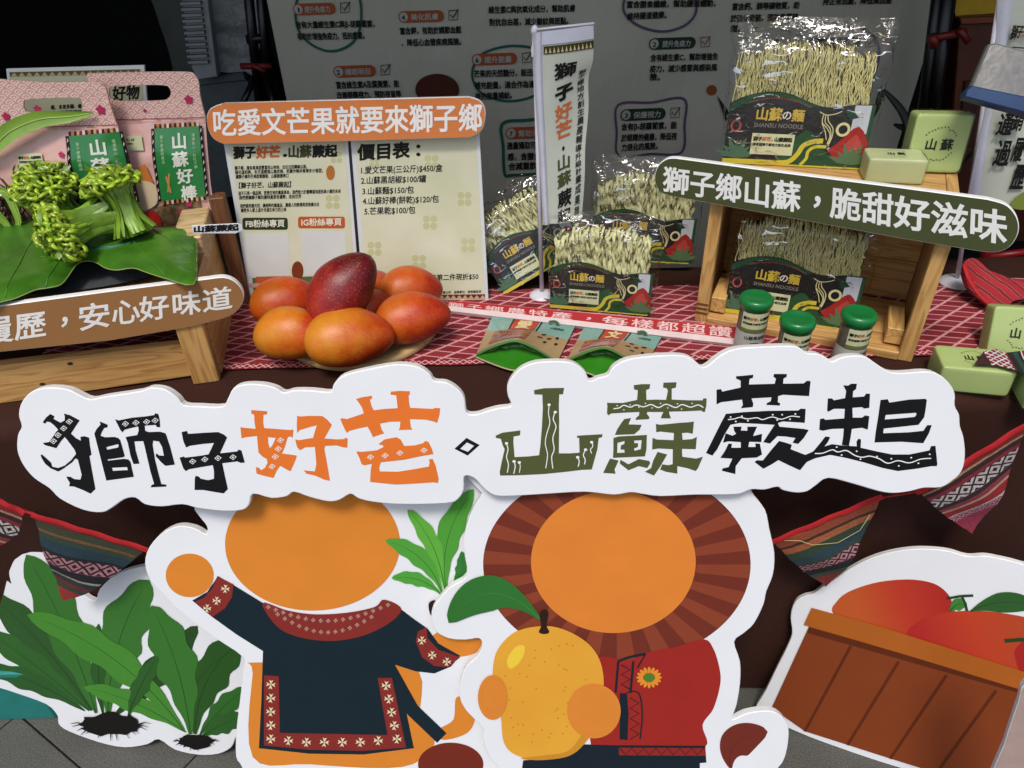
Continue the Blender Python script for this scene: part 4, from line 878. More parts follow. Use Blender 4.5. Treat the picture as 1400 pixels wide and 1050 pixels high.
# ---------------------------------------------------------------- price stand
def price_stand():
    o = (W(343, 415) + W(667, 412)) / 2; yw = atan2(*(W(667, 412) - W(343, 415)).yx)
    P = vplane(o, yw, radians(9))
    t = thing('price_stand', 'clear acrylic menu stand with two pale green printed sheets, behind the mangoes', 'menu stand', P)
    pale = '#c6c79c'
    s = NT('pale green paper'); f = s.noise(s.co(), 7, 3); s.col(s.ramp(f, [(.35, lin('#cbccaa')), (.65, lin('#dad9be'))])); s.b.inputs['Roughness'].default_value = .5
    L = [(303, 180), (474, 176), (493, 412), (343, 416)]; R = [(478, 176), (655, 170), (668, 412), (497, 412)]
    acr = mat('clear acrylic edge', '#d8dcdc', .1, .02, spec=.8)
    for l in (L, R):
        one(lambda b: b.slab(P.hs(l), -.004, 0, acr, acr, .0006), 'acrylic_panel', t)
    one(lambda b: b.slab(P.hs([(474, 180), (478, 180), (497, 410), (493, 410)]), -.004, -.001, mat('dark gap', '#15171a', .5), mat('dark gap', '#15171a', .5)), 'gap_strip', t)  # dark strip painted in for the black gap between the two panels
    o2 = MB(); bt = P.h(505, 412)[1]
    o2.box((-.12, bt, -.10), (.12, bt + .004, -.0045), acr); o2.build('foot', t)
    Li = [(310, 180), (470, 176), (487, 404), (348, 410)]; Ri = [(484, 176), (650, 172), (663, 407), (502, 407)]
    one(lambda b: b.poly([P.hs(Li)], .0005, s.m), 'sheet', t); one(lambda b: b.poly([P.hs(Ri)], .0005, s.m), 'sheet', t)
    bk = ink('#1c1c18', .5)
    QL = quadmap(P, (307, 160), (471, 156), (488, 404), (347, 410)); QR = quadmap(P, (483, 156), (650, 152), (663, 407), (502, 407))
    cl = ink('#c2c292', .5)
    b = MB()
    for (u, v, r) in ((548, 203, 9), (512, 222, 7), (590, 221, 10), (635, 272, 10), (588, 304, 10), (640, 335, 10), (512, 340, 10), (573, 358, 10), (455, 276, 10), (460, 215, 8)):
        for k, (dx, dy) in enumerate(((-1, -1), (1, -1), (-1, 1), (1, 1))): b.poly([P.hs(ell(u + dx * r * .5, v + dy * r * .5, r * .48, r * .48, 10))], .0007 + k * .00003, cl)
    b.build('clover_print', t, kind=None)
    # left sheet
    b = MB(); x = 319
    for st, w, c in (('獅子', 31, '#1c1c18'), ('好芒', 33, '#c8642a'), ('．', 9, '#1c1c18'), ('山蘇', 33, '#444a2a'), ('蕨起', 35, '#1c1c18')):
        lin_text(b, P, st, (x, 215.5 - (x - 319) * .018), (x + w, 215 - (x + w - 319) * .018), 15, ink(c), .0008, .05); x += w + .5
    b.build('title', t)
    def para(lines):
        for st, u, v, w, h in lines:
            b = MB(); lin_text(b, P, st, (u, v), (u + w, v - w * .022), h, bk, .0008, .03); b.build('text_line', t)
    para([('獅子鄉，擁有高海拔豐富的山林地，位在北回歸線以南，', 321, 232, 99, 5), ('陽光溫和熱，冬天溫暖落山風吹拂，把農作物孕育得多汁香甜，', 321.5, 237.8, 120, 5), ('讓獅子鄉的芒果甜蜜馥郁、山蘇脆嫩爽口', 322.5, 243.8, 72, 5),
          ('【獅子好芒、山蘇蕨起】', 322, 257, 76, 7.5), ('這不只是一個品牌，更是在地的農業革命，我們致力於翻轉當地居民與小農的未來', 326, 266.5, 140, 5), ('我們要讓獅子鄉的農特產更有優勢，走向世界', 327, 272.5, 85, 5),
          ('我們要把最天然、最純粹的農產品、農業人的熱情與您推廣出去', 328.5, 283.8, 108, 5), ('讓更多人愛上這片充滿生命力的土地', 329.5, 289.8, 62, 5)])
    for (u0, v0, u1, v1, c, st) in ((331.5, 297.5, 393.5, 314, '#2b3a20', 'FB粉絲專頁'), (407.5, 296, 471.5, 312, '#b85a24', 'IG粉絲專頁')):
        b = MB(); b.poly([P.hs([(x + (y - v0) * .02, y) for x, y in rrect(u0, v0, u1, v1, 3.5)])], .0008, ink(c)); b.build('label_box', t)
        b = MB(); lin_text(b, P, st, (u0 + 4, v1 - 4), (u1 - 4, v1 - 4.8), 9.5, ink('#e4e0cc'), .0011, .02); b.build('text_line', t)
    for (u0, v0, u1, v1) in ((335, 319, 396, 379), (411, 317, 474, 377)):
        one(lambda b: b.poly([P.hs([(u0, v0), (u1 - 2, v0 - 1), (u1 + 1, v1 - 1), (u0 + 4, v1)])], .0008, ink('#d4d6d2')), 'blank_white_square', t)
    b = MB(); b.poly([P.hs([(345, 380), (487, 376), (487.5, 392), (346.5, 397)])], .0007, ink('#5b6b3a')); b.poly([P.hs([(347, 398), (487, 392), (488, 404), (348, 409)])], .00072, ink('#39482c')); b.poly([P.hs([(350, 378), (398, 377), (398, 386), (350, 387)])], .0009, ink('#b85c34')); b.poly([P.hs(ell(407, 370, 8, 13))], .0011, ink('#7c3a20')); b.poly([P.hs(rrect(341, 387, 400, 393, 2.5))], .001, ink('#c9a69a'))
    b.build('footer_print', t)
    b = MB(); b.poly([P.hs(ell(452, 236, 6, 10))], .0009, ink('#b07030')); b.build('printed_spot', t)
    # right sheet
    b = MB(); lin_text(b, P, '價目表', (489, 217), (561, 213.5), 20, bk, .0009, .04)
    for v in (200, 211): b.poly([P.hs(ell(572, v, 3, 2.6, 10))], .0009, bk)
    b.build('title', t)
    for st, u, v, w, h in (('1.愛文芒果(三公斤)$450/盒', 492, 237, 113, 9.5), ('2.山蘇黑胡椒$100/罐', 493.5, 251, 89, 9.5), ('3.山蘇麵$150/包', 495, 265.5, 71, 9.5), ('4.山蘇好棒(餅乾)$120/包', 496, 279, 104, 9.5), ('5.芒果乾$100/包', 498, 293, 70, 9.5),
                           ('加工品滿兩件可享第二件現折$50', 527, 385, 127, 8)):
        b = MB(); lin_text(b, P, st, (u, v), (u + w, v - w * .03), h, bk, .0009, .018); b.build('text_line', t)
    b = MB(); lin_text(b, P, '獅子鄉公所　指導單位：屏東縣政府', (598, 401.5), (658, 400), 3.6, bk, .0009, .02); b.build('text_line', t)
    b = MB(); b.poly([P.hs([(502, 404), (663, 402), (663.3, 408), (502.3, 408)])], .0008, ink('#6a3020'))
    for i in range(20): b.poly([P.hs([(504 + 8 * i, 408), (508 + 8 * i, 403.2), (512 + 8 * i, 408)])], .001, ink('#c8b080'))
    b.build('triangle_border', t)
    S = P.off(.022)
    loop = [(305, 141)] + [(480, 136)] + smooth([(640, 132), (655, 137), (663, 148), (663, 165), (657, 180), (643, 188)], 4, False) + [(480, 193)] + smooth([(305, 197), (292, 190), (284, 176), (282, 162), (288, 148), (305, 141)], 4, False)
    s2 = sign(S, loop, mat('orange sign face', '#d98043', .38, .03, 8, spec=.35), 'orange_sign', 'orange rounded sign with white writing fixed across the top of the menu stand', '吃愛文芒果就要來獅子鄉', ((289, 149), (660, 140), (660, 181), (291, 188)), .02)
price_stand()
# ---------------------------------------------------------------- mangoes on a round board
def mango_mesh(kind):
    s = NT('mango skin'); v = s.co(); x, y, z = s.xyz(v)
    stops = {'red': [(.25, '#4a0a12'), (.5, '#741018'), (.8, '#a02a1c')], 'orange': [(.2, '#8c140c'), (.42, '#b0300f'), (.62, '#c04e12'), (.9, '#b86e1c')], 'yellow': [(.15, '#8f1c0c'), (.38, '#b8420f'), (.6, '#c8701a'), (.88, '#cc8a24')]}[kind]
    f = s.M('ADD', s.M('MULTIPLY', s.noise(v, 22, 3), .9), s.M('MULTIPLY', s.M('ADD', s.M('MULTIPLY', x, -5), s.M('MULTIPLY', z, 4)), 1)); f = s.M('SUBTRACT', f, .0)
    c = s.ramp(f, [(p, lin(h)) for p, h in stops])
    sp = s.n('TexVoronoi'); s.l(v, sp.inputs['Vector']); sp.inputs['Scale'].default_value = 330
    c = s.mix(s.M('MULTIPLY', s.M('LESS_THAN', sp.outputs['Distance'], .17), .5), c, lin('#e0b070'))
    bl = s.noise(v, 60, 4, .75); c = s.mix(s.M('MULTIPLY', s.M('GREATER_THAN', bl, .73), .7), c, lin('#3a2010'))
    s.col(c); s.b.inputs['Roughness'].default_value = .36; s.b.inputs['Specular IOR Level'].default_value = .42
    s.bump(s.M('ADD', s.noise(v, 420, 3, .7), s.M('MULTIPLY', s.noise(v, 20, 2), 4)), .3, .0016)
    b = MB(); nu, nv = 40, 26; A, B, C = .065, .045, .043
    def fn(u, v_):
        th = 2 * pi * u; ph = pi * v_; cx = cos(ph); r = sin(ph) ** .92
        w = 1 + .15 * cx - .09 * cx * cx + .03 * noise.noise(Vector((cx * 1.5, cos(th) * 1.5, 7)))
        px = A * cx * -1; bend = .008 * (1 - cx * cx)
        return (px, B * r * w * cos(th) + bend, C * r * w * sin(th) + .0012 * noise.noise(Vector((px * 40, th, 3))))
    b.grid(nu, nv, fn, s.m); return b
MM = {}
def mango(u, v, z, sc_, rz, ry, rx, kind, label):
    p = W(u, v, z)
    if kind not in MM: MM[kind] = mango_mesh(kind)
    M = Matrix.Translation(p) @ Euler((rx, ry, rz)).to_matrix().to_4x4() @ Matrix.Scale(sc_, 4)
    t = thing('mango', label, 'mango', M, 'mangoes piled on the round board')
    if kind + 'm' not in MM: MM[kind + 'm'] = MM[kind].build('fruit', t)
    else:
        o = bpy.data.objects.new('fruit', MM[kind + 'm'].data); sc.collection.objects.link(o); o.parent = t
    one(lambda b: b.lathe([(.0, .0015), (.002, .001), (.003, -.001), (.0045, -.003)], mat('stem scar', '#3a2412', .7), 10, (.0, 0, 0)), 'stem_scar', t, M=Matrix.Translation((.0642, 0, 0)) @ Matrix.Rotation(pi / 2, 4, 'Y'))
def mangoes():
    c = W(470, 512); R_ = .142
    t = thing('round_board', 'round pale wooden serving board under the pile of mangoes', 'board', Vector((c.x + .012, c.y + R_, TZ + .004)))
    one(lambda b: b.lathe([(0, 0), (R_ - .003, 0), (R_, .003), (R_, .010), (R_ - .003, .013), (R_ - .02, .0135), (R_ - .022, .012), (0, .012)], wood('pale board wood', '#c0a470', '#a08050', 0), 64), 'board', t)
    z = TZ + .017 + .044
    mango(393, 415, z, 1.0, .3, .05, .3, 'orange', 'orange mango at the back left of the pile, behind the front left one')
    mango(400, 461, z, 1.0, -.1, 0, .9, 'yellow', 'yellow orange mango at the front left of the pile')
    mango(565, 437, z, 1.02, .25, -.05, .2, 'orange', 'red orange mango at the front right of the pile')
    mango(562, 399, z, .92, .35, .1, 1.0, 'orange', 'orange mango at the back right of the pile')
    mango(512, 398, z + .0, .85, 1.4, 0, 0, 'orange', 'mango mostly hidden behind the dark red one')
    mango(505, 425, z, .8, .6, 0, .5, 'orange', 'mango glimpsed in the gap under the dark red one')
    mango(479, 464, z + .004, 1.14, .28, .06, .1, 'yellow', 'yellow mango at the front centre of the pile')
    mango(471, 399, z + .060, 1.14, .55, -.75, .2, 'red', 'dark red mango on top of the pile')
mangoes()
# ---------------------------------------------------------------- noodle packs
def fan(b, cx, cy, r, col, z, n=7, a0=20, a1=160):
    for i in range(n):
        a = radians(a0 + (a1 - a0) * i / (n - 1)); L = r * (1 if i % 2 == 0 else .82); c, s_ = cos(a), sin(a)
        b.poly([[(cx, cy), (cx + L * .5 * c - r * .13 * s_, cy + L * .5 * s_ + r * .13 * c), (cx + L * c, cy + L * s_), (cx + L * .5 * c + r * .13 * s_, cy + L * .5 * s_ - r * .13 * c)]], z + .00012 * i, col)
def brand_label(b, x, y, w, z, fn=None, h=None):
    """the small cream label with its two lines of print"""
    h = h or w * .5; f3 = fn
    bk = ink('#1f1e18'); cream = ink('#c9cba0')
    N = 6
    for i in range(N): b.poly([[(x + w * i / N, y), (x + w * (i + 1) / N, y), (x + w * (i + 1) / N, y + h), (x + w * i / N, y + h)]], z, cream, f3)
    cx = x + w * .04; s_ = w * .105
    for st, c in (('獅子', bk), ('好芒', ink('#b86a3c')), ('．', bk), ('山蘇蕨起', bk)):
        b.tline(st, cx, y + h * .66, s_, z + w * .004, c, .06, fn=f3); cx += s_ * (len(st) * 1.0 if st != '．' else .7)
    b.tline('屏東縣獅子鄉地方創生品牌', x + w * .04, y + h * .42, w * .075, z + w * .004, bk, .04, fn=f3)
def build_pack(flat):
    """one noodle pack in units of its label width; origin bottom left front"""
    P0 = thing('noodle_pack', '-', 'noodle pack', Matrix())
    P0['group'] = 'packs of noodles with black paper bands'
    nc = '#cfcd98' if flat else '#d3cb8c'
    nm = mat('dried noodle flat' if flat else 'dried noodle thin', nc, .55, .12, 30, sss=0)
    nmd = mat('noodle block core', '#989268', .8, .3, 20, .8, 25, bd=.02)
    b = MB(); rnd = random.Random(3 + flat)
    D = .24; Ht = .80
    nb = 6
    for k in range(nb):
        x0 = .04 + .92 * k / nb; x1 = .04 + .92 * (k + 1) / nb - .012
        n = 16 if flat else 34
        for side in range(2):
            for i in range(n if side == 0 else n // 2):
                x = x0 + (x1 - x0) * (i + .5 + rnd.uniform(-.35, .35)) / (n if side == 0 else n // 2)
                zz = (-.012 + rnd.uniform(-.03, .0)) if side == 0 else -D + rnd.uniform(0, .03)
                ph = rnd.uniform(0, 6.3); top = Ht + rnd.uniform(-.05, .03) - .22 * abs(((x0 + x1) / 2 - .5) * 1.75) ** 3
                fr = rnd.uniform(16, 26) if flat else rnd.uniform(22, 40); am = rnd.uniform(.008, .018) if flat else rnd.uniform(.007, .015)
                path = []; m = 26
                lean = rnd.uniform(-.03, .03)
                for j in range(m):
                    u = j / (m - 1); y = .3 * 0 + .02 + (top - .02) * min(1, u * 1.12)
                    dz = 0
                    if u > .86: q = (u - .86) / .14; dz = (-D * .5 if side == 0 else D * .5) * q; y = top + .015 * sin(q * pi * .5 + .5)
                    path.append((x + am * sin(fr * y + ph) + lean * u, y, zz + dz + am * .8 * cos(fr * 1.3 * y + ph)))
                if flat:
                    w = rnd.uniform(.011, .017); V = []
                    for j, p in enumerate(path):
                        a = ph + 1.5 * sin(j * .7 + ph); V += [(p[0] - w * cos(a), p[1], p[2] - w * .6 * sin(a)), (p[0] + w * cos(a), p[1] + .004, p[2] + w * .6 * sin(a))]
                    b.add(V, [(2 * j, 2 * j + 1, 2 * j + 3, 2 * j + 2) for j in range(m - 1)], nm, True)
                else: b.tube(path, rnd.uniform(.0036, .0052), nm, 4, False)
    b.build('noodle_strands', P0, kind='stuff')
    def core(b):
        b.grid(30, 14, lambda u, v: (.05 + .9 * u, .02 + (Ht - .09) * v, -.05 + .012 * noise.noise(Vector((u * 25, v * 3, 0)))), nmd)
        b.grid(20, 6, lambda u, v: (.05 + .9 * u, Ht - .07 + .01 * noise.noise(Vector((u * 25, v * 3, 0))), -.05 - (D - .06) * v), nmd)
        b.grid(2, 2, lambda u, v: (.955, .02 + (Ht - .12) * v, -.05 - (D - .06) * u), nmd)
    one(core, 'noodle_block', P0)
    arc = smooth([(0, .425), (.08, .468), (.18, .50), (.30, .515), (.42, .50), (.54, .455), (.64, .425), (.72, .42)], 4, False)
    card = [(0, 0), (1, 0), (1, .45), (.86, .445), (.78, .43)] + arc[::-1]
    blk = mat('black card', '#1c1917', .42, .06, 20); 
    one(lambda b: b.slab(card, -.004, .004, blk, blk), 'paper_band', P0)
    gr, gr2, rd, ye, cr, pk = ink('#2a4c30'), ink('#24452f'), ink('#9c2a26'), ink('#c8b83c'), ink('#cfc890'), ink('#a04848')
    z = .006
    b = MB()
    a2 = [(x, y - .004) for x, y in arc if .06 < x < .64]; b.poly([a2 + [(x, y - (.028 if .12 < x < .58 else .01)) for x, y in a2[::-1]]], z, gr)
    for i in range(26):
        x = .13 + .44 * i / 26; y = .468 + .0 * x - 1.1 * (x - .32) ** 2 * .9; b.poly([[(x, y), (x + .012, y), (x + .006, y + .012)]], z + .001, pk)
    b.poly([[(0, .36), (.0, .41), (.06, .45), (.15, .47), (.2, .44), (.1, .42)]], z + .0002, gr2); b.poly([[(.84, .34), (.9, .36), (.86, .4), (.8, .42)]], z + .0002, gr2)
    b.build('arched_border', P0)
    b = MB(); b.poly([[(.862, .25), (.972, .25), (.972, .444), (.862, .442)]], z, ink('#b9bdc2')); b.poly([[(.974, .20), (.998, .20), (.998, .446), (.974, .446)]], z, gr); b.build('white_panel', P0)
    b = MB()
    b.poly([smooth([(.36, .03), (.44, .12), (.50, .21), (.56, .255), (.60, .25), (.66, .19), (.74, .10), (.86, .04), (.98, .03), (.98, .008), (.38, .008)], 3)], z + .0004, gr)
    b.poly([[(.73, .13), (.78, .17), (.88, .285), (.915, .30), (.95, .27), (.998, .19), (.998, .06), (.80, .05)]], z + .0009, rd)
    b.poly([smooth([(.84, .16), (.9, .24), (.93, .22), (.96, .14), (.9, .10)], 3)], z + .0012, ink('#b0443c'))
    b.build('printed_hills', P0)
    b = MB()
    b.stroke(smooth([(.0, .018), (.2, .02), (.40, .022), (.48, .035), (.53, .09), (.56, .15), (.63, .185), (.69, .19)], 5, False), .034, z + .0016, ye)
    b.stroke(smooth([(.56, .012), (.595, .06), (.60, .11), (.64, .145), (.72, .15)], 5, False), .022, z + .0018, ye)
    b.stroke([(0, .006), (.98, .006)], .012, z + .002, ye); b.build('printed_road', P0)
    b = MB(); b.stroke(ell(.81, .275, .040, .040, 24), .018, z + .0014, cr, True); b.build('cream_ring', P0)
    b = MB(); b.stroke(ell(.065, .27, .032, .036, 20), .014, z + .0014, pk, True); b.build('pink_ring', P0)
    b = MB()
    for q in ([(.63, .39), (.68, .37), (.74, .38), (.78, .40)], [(.66, .37), (.66, .32), (.70, .28), (.73, .23), (.72, .17)], [(.69, .37), (.70, .33), (.74, .28), (.745, .22), (.73, .16)], [(.675, .37), (.68, .32), (.72, .28), (.738, .22), (.725, .165)], [(.66, .31), (.69, .26), (.71, .2)]):
        b.stroke(smooth(q, 5, False), .006, z + .0022, cr)
    b.build('printed_noodle_swirl', P0)
    b = MB(); fan(b, .09, .04, .17, ink('#4b6a52'), z + .0024); b.build('printed_fern', P0); b = MB(); fan(b, .90, .03, .17, ink('#56704c'), z + .0024); b.build('printed_fern', P0)
    b = MB(); b.tline('山蘇', .19, .325, .095, z + .001, mat('gold ink', '#c2a53a', .35, .1, 12), .03); b.tline('の', .375, .33, .072, z + .001, ink('#d6cfc0'), .02); b.tline('麵', .445, .325, .088, z + .001, mat('gold ink', '#c2a53a', .35, .1, 12), .03); b.build('title', P0)
    b = MB(); b.tline('SHANSU NOODLE', .19, .268, .042, z + .001, ink('#8d8880'), .0, sx=1.0); b.build('subtitle', P0)
    b = MB(); brand_label(b, .19, .075, .30, z + .003, h=.15); b.build('brand_label', P0)
    # film bag
    fm = film(bsc=16)
    def bag(b):
        H = 1.0
        def fn(u, v):
            a = 2 * pi * u; k = 1 if v < .72 else max(.03, 1 - ((v - .72) / .28) ** 1.3)
            e = .35; cx = (abs(cos(a)) ** e) * (1 if cos(a) > 0 else -1); sy = (abs(sin(a)) ** e) * (1 if sin(a) > 0 else -1)
            wx = .53 + .02 * v; dz = (D / 2 + .028) * k
            n = noise.noise(Vector((cos(a) * 3, v * 7, sin(a) * 3)))
            r = .012 * n + .010 * sin(v * 26 + cos(a) * 9) * (v > .5)
            return (.51 + cx * (wx + r), -.004 + H * v + .012 * n * (v > .8), -D / 2 + .004 + sy * (dz + r * (.8 if v > .1 else .2)))
        b.grid(48, 26, fn, fm)
    one(bag, 'clear_bag', P0)
    return P0
def place_pack(src, bl, br, lean, label, z=TZ, first=False, dyaw=0, sx=1, tilt=0, w=None):
    A, B = W(*bl, z), W(*br, z); d = B - A; yw = atan2(d.y, d.x) + dyaw; L = w or Vector((d.x, d.y)).length
    o = src if first else copy_tree(src)
    o.matrix_world = vplane(A + Vector((0, 0, .002)), yw, lean).m @ Matrix.Rotation(tilt, 4, 'Z') @ Matrix.Scale(L * sx, 4)
    o['label'] = label; return o
def packs():
    A = build_pack(1); B = build_pack(0)
    place_pack(A, (752, 421), (888, 433), radians(3), 'noodle pack standing front centre on the runner right of the small flag', z=TZ + .005, first=True)
    q = W(818, 400); o = copy_tree(A); o['label'] = 'noodle pack standing behind the front centre pack, under the end of the green sign'
    P = vplane(W(805, 372, TZ) + Vector((0, 0, .03)), radians(-4), radians(8)); o.matrix_world = P.m @ Matrix.Rotation(radians(-3), 4, 'Z') @ Matrix.Scale(.205, 4)
    o = copy_tree(A); o['label'] = 'noodle pack lying tilted on its corner left of the small flag'
    c = W(690, 403); P = vplane(c + Vector((0, .0, .0)), radians(4), radians(22)); o.matrix_world = P.m @ Matrix.Rotation(radians(27), 4, 'Z') @ Matrix.Scale(.185, 4)
    return B
packB = packs()
# ---------------------------------------------------------------- small flags
def flag1():
    b0 = W(741, 406); P = vplane((b0.x, b0.y, TZ), 0, 0)
    t = thing('table_flag', 'small pale table flag with vertical writing on a white pole, centre of the table', 'flag', P)
    wp = mat('white plastic pole', '#d4d4dc', .4, .04)
    bx, by = P.h(741, 404); tx, ty = P.h(731, 45)
    one(lambda b: b.lathe([(0, .013), (.008, .0125), (.02, .008), (.026, .002), (.026, 0), (0, 0)], wp, 28, (bx, 0, 0), axis='y'), 'base', t)
    one(lambda b: b.tube([(bx, .008, 0), (tx, ty, 0)], .0042, wp, 10), 'pole', t)
    one(lambda b: b.lathe([(0, .012), (.004, .010), (.0065, .005), (.0065, .001), (.0045, -.003), (.0045, -.02), (.006, -.02), (.006, -.035)], wp, 12, (tx, ty, 0), axis='y'), 'finial', t)
    q = [(*P.h(732, 40), .004), (*P.h(812, 31), .006)]
    one(lambda b: b.tube([q[0], q[1]], .0022, wp, 8), 'cross_rod', t)
    L = [(735, 42), (735.5, 100), (738, 150), (741, 200), (744, 260), (746, 303)]; R = [(811, 33), (811, 80), (805, 108), (805, 150), (800, 200), (799, 240), (795, 300)]
    Ls, Rs = smooth(L, 6, False), smooth(R, 6, False)
    def at(u, v):
        def g(S):
            k = v * (len(S) - 1); i = min(len(S) - 2, int(k)); f = k - i; return (S[i][0] * (1 - f) + S[i + 1][0] * f, S[i][1] * (1 - f) + S[i + 1][1] * f)
        a, b_ = P.h(*g(Ls)), P.h(*g(Rs)); x, y = a[0] * (1 - u) + b_[0] * u, a[1] * (1 - u) + b_[1] * u
        return x, y, .004 + .006 * sin(v * 7 + u * 2) * u + .006 * sin(u * 3 + 1)
    s = mat('flag cloth', '#bfc4b6', .75, .05, 10, .4, 30); sw = mat('white flag sleeve', '#c9cbd8', .7, .05)
    one(lambda b: b.grid(24, 40, lambda u, v: at(u, 1 - v), s), 'cloth', t)
    z = lambda u, v, d=.0012: (lambda p: (p[0], p[1], p[2] + d))(at(u, v))
    one(lambda b: b.grid(6, 40, lambda u, v: (lambda p: (p[0], p[1], p[2] + .007 * sin(u * pi) ** .6))(at(.16 * u - .08, 1 - v)), sw), 'sleeve', t)
    one(lambda b: b.grid(20, 4, lambda u, v: z(u, .075 * (1 - v)), sw), 'top_hem', t)
    def band(b):
        b.grid(20, 1, lambda u, v: z(.1 + .9 * u, .115 - .033 * v), ink('#403a1e'))
        for i in range(12):
            u0 = .12 + .073 * i; b.add([z(u0, .111, .0016), z(u0 + .045, .111, .0016), z(u0 + .022, .088, .0016)], [(0, 1, 2)], ink('#c8bc90'))
    one(band, 'triangle_band', t)
    def col(name, chars, uc, v0, v1, w, colr, bold):
        b = MB(); n = len(chars)
        for i, ch in enumerate(chars):
            V, F = textmesh(ch, bold); va = v0 + (v1 - v0) * i / n; h = (v1 - v0) / n
            b.add([z(uc - w / 2 + x * w, va + h * (.86 - y) * .92) for x, y in V], F, ink(colr))
        b.build(name, t)
    col('lettering', '獅', .50, .16, .265, .42, '#1a1a18', .03); col('lettering', '子', .50, .30, .40, .36, '#1a1a18', .06); col('lettering', '好芒', .48, .41, .60, .36, '#c86a36', .03)
    one(lambda b: b.add([z(.48 + .03 * cos(a), .635 + .010 * sin(a)) for a in [2 * pi * i / 12 for i in range(12)]], [tuple(range(12))[::-1]], ink('#1a1a18')), 'dot', t)
    col('lettering', '山蘇', .49, .665, .83, .34, '#474c2c', .03); col('lettering', '蕨起', .50, .84, 1.0, .36, '#1a1a18', .03)
    col('side_lettering', '獅子鄉地方創生農產輔導升級計畫成果展', .84, .235, .97, .15, '#2a2a26', .02)
flag1()
def flag2():
    g = W(1312, 388); P = vplane((g.x, g.y, TZ), 0, 0)
    t = thing('table_flag', 'tall pale table flag behind the wooden crate at the right edge', 'flag', P)
    wp = mat('white plastic pole', '#d4d4dc', .4, .04); sw = mat('white flag sleeve', '#c9cbd8', .7, .05); s = mat('flag cloth', '#bfc4b6', .75, .05, 10, .4, 30)
    bx, by = P.h(1308, 384); tx, ty = P.h(1376, -60)
    one(lambda b: b.lathe([(0, .013), (.01, .0125), (.026, .009), (.034, .002), (.034, 0), (0, 0)], wp, 28, (bx, 0, 0), axis='y'), 'base', t)
    one(lambda b: b.tube([(bx, .008, 0), (tx, ty, 0)], .0042, wp, 10), 'pole', t)
    L = [(1378, -60), (1368, 0), (1363, 60), (1348, 150), (1338, 200), (1326, 264)]; R = [(1470, -60), (1462, 60), (1428, 140), (1398, 190), (1399, 230), (1396, 282)]
    Ls, Rs = smooth(L, 6, False), smooth(R, 6, False)
    def at(u, v):
        def gg(S):
            k = v * (len(S) - 1); i = min(len(S) - 2, int(k)); f = k - i; return (S[i][0] * (1 - f) + S[i + 1][0] * f, S[i][1] * (1 - f) + S[i + 1][1] * f)
        a, b_ = P.h(*gg(Ls)), P.h(*gg(Rs)); x, y = a[0] * (1 - u) + b_[0] * u, a[1] * (1 - u) + b_[1] * u
        return x, y, .004 + .006 * sin(v * 7 + u * 2) * u
    one(lambda b: b.grid(24, 40, lambda u, v: at(u, 1 - v), s), 'cloth', t)
    one(lambda b: b.grid(6, 40, lambda u, v: (lambda p: (p[0], p[1], p[2] + .005 * sin(u * pi) + .001))(at(.2 * u - .06, 1 - v)), sw), 'sleeve', t)
    PZ = P.off(.016)
    def ch(c, u, v, w, h, colr='#1c1c1a', sk=0):
        b = MB(); lin_text(b, P, c, (u, v), (u + w, v + sk), h, ink(colr), .013, .03, up=(u + h * .28, v - h)); b.build('lettering', t)
    ch('通', 1355, 179, 22, 28); ch('過', 1351, 220, 22, 32); ch('銷', 1377, 173, 14, 26); ch('履', 1376, 214, 15, 30); ch('歷', 1375, 252, 19, 32)
    ch('獅', 1374, 50, 9, 18); ch('子', 1382, 48, 9, 16); ch('好', 1391, 47, 12, 16, '#c86a36')
    one(lambda b: b.stroke([P.h(1378, 62), P.h(1430, 66)], .002, .013, ink('#3a3a30')), 'printed_line', t)
    one(lambda b: b.poly([P.hs(smooth([(1380, 270), (1390, 262), (1398, 260), (1397, 282), (1378, 280)]))], .012, ink('#7c8c3c')), 'printed_hill', t)
flag2()
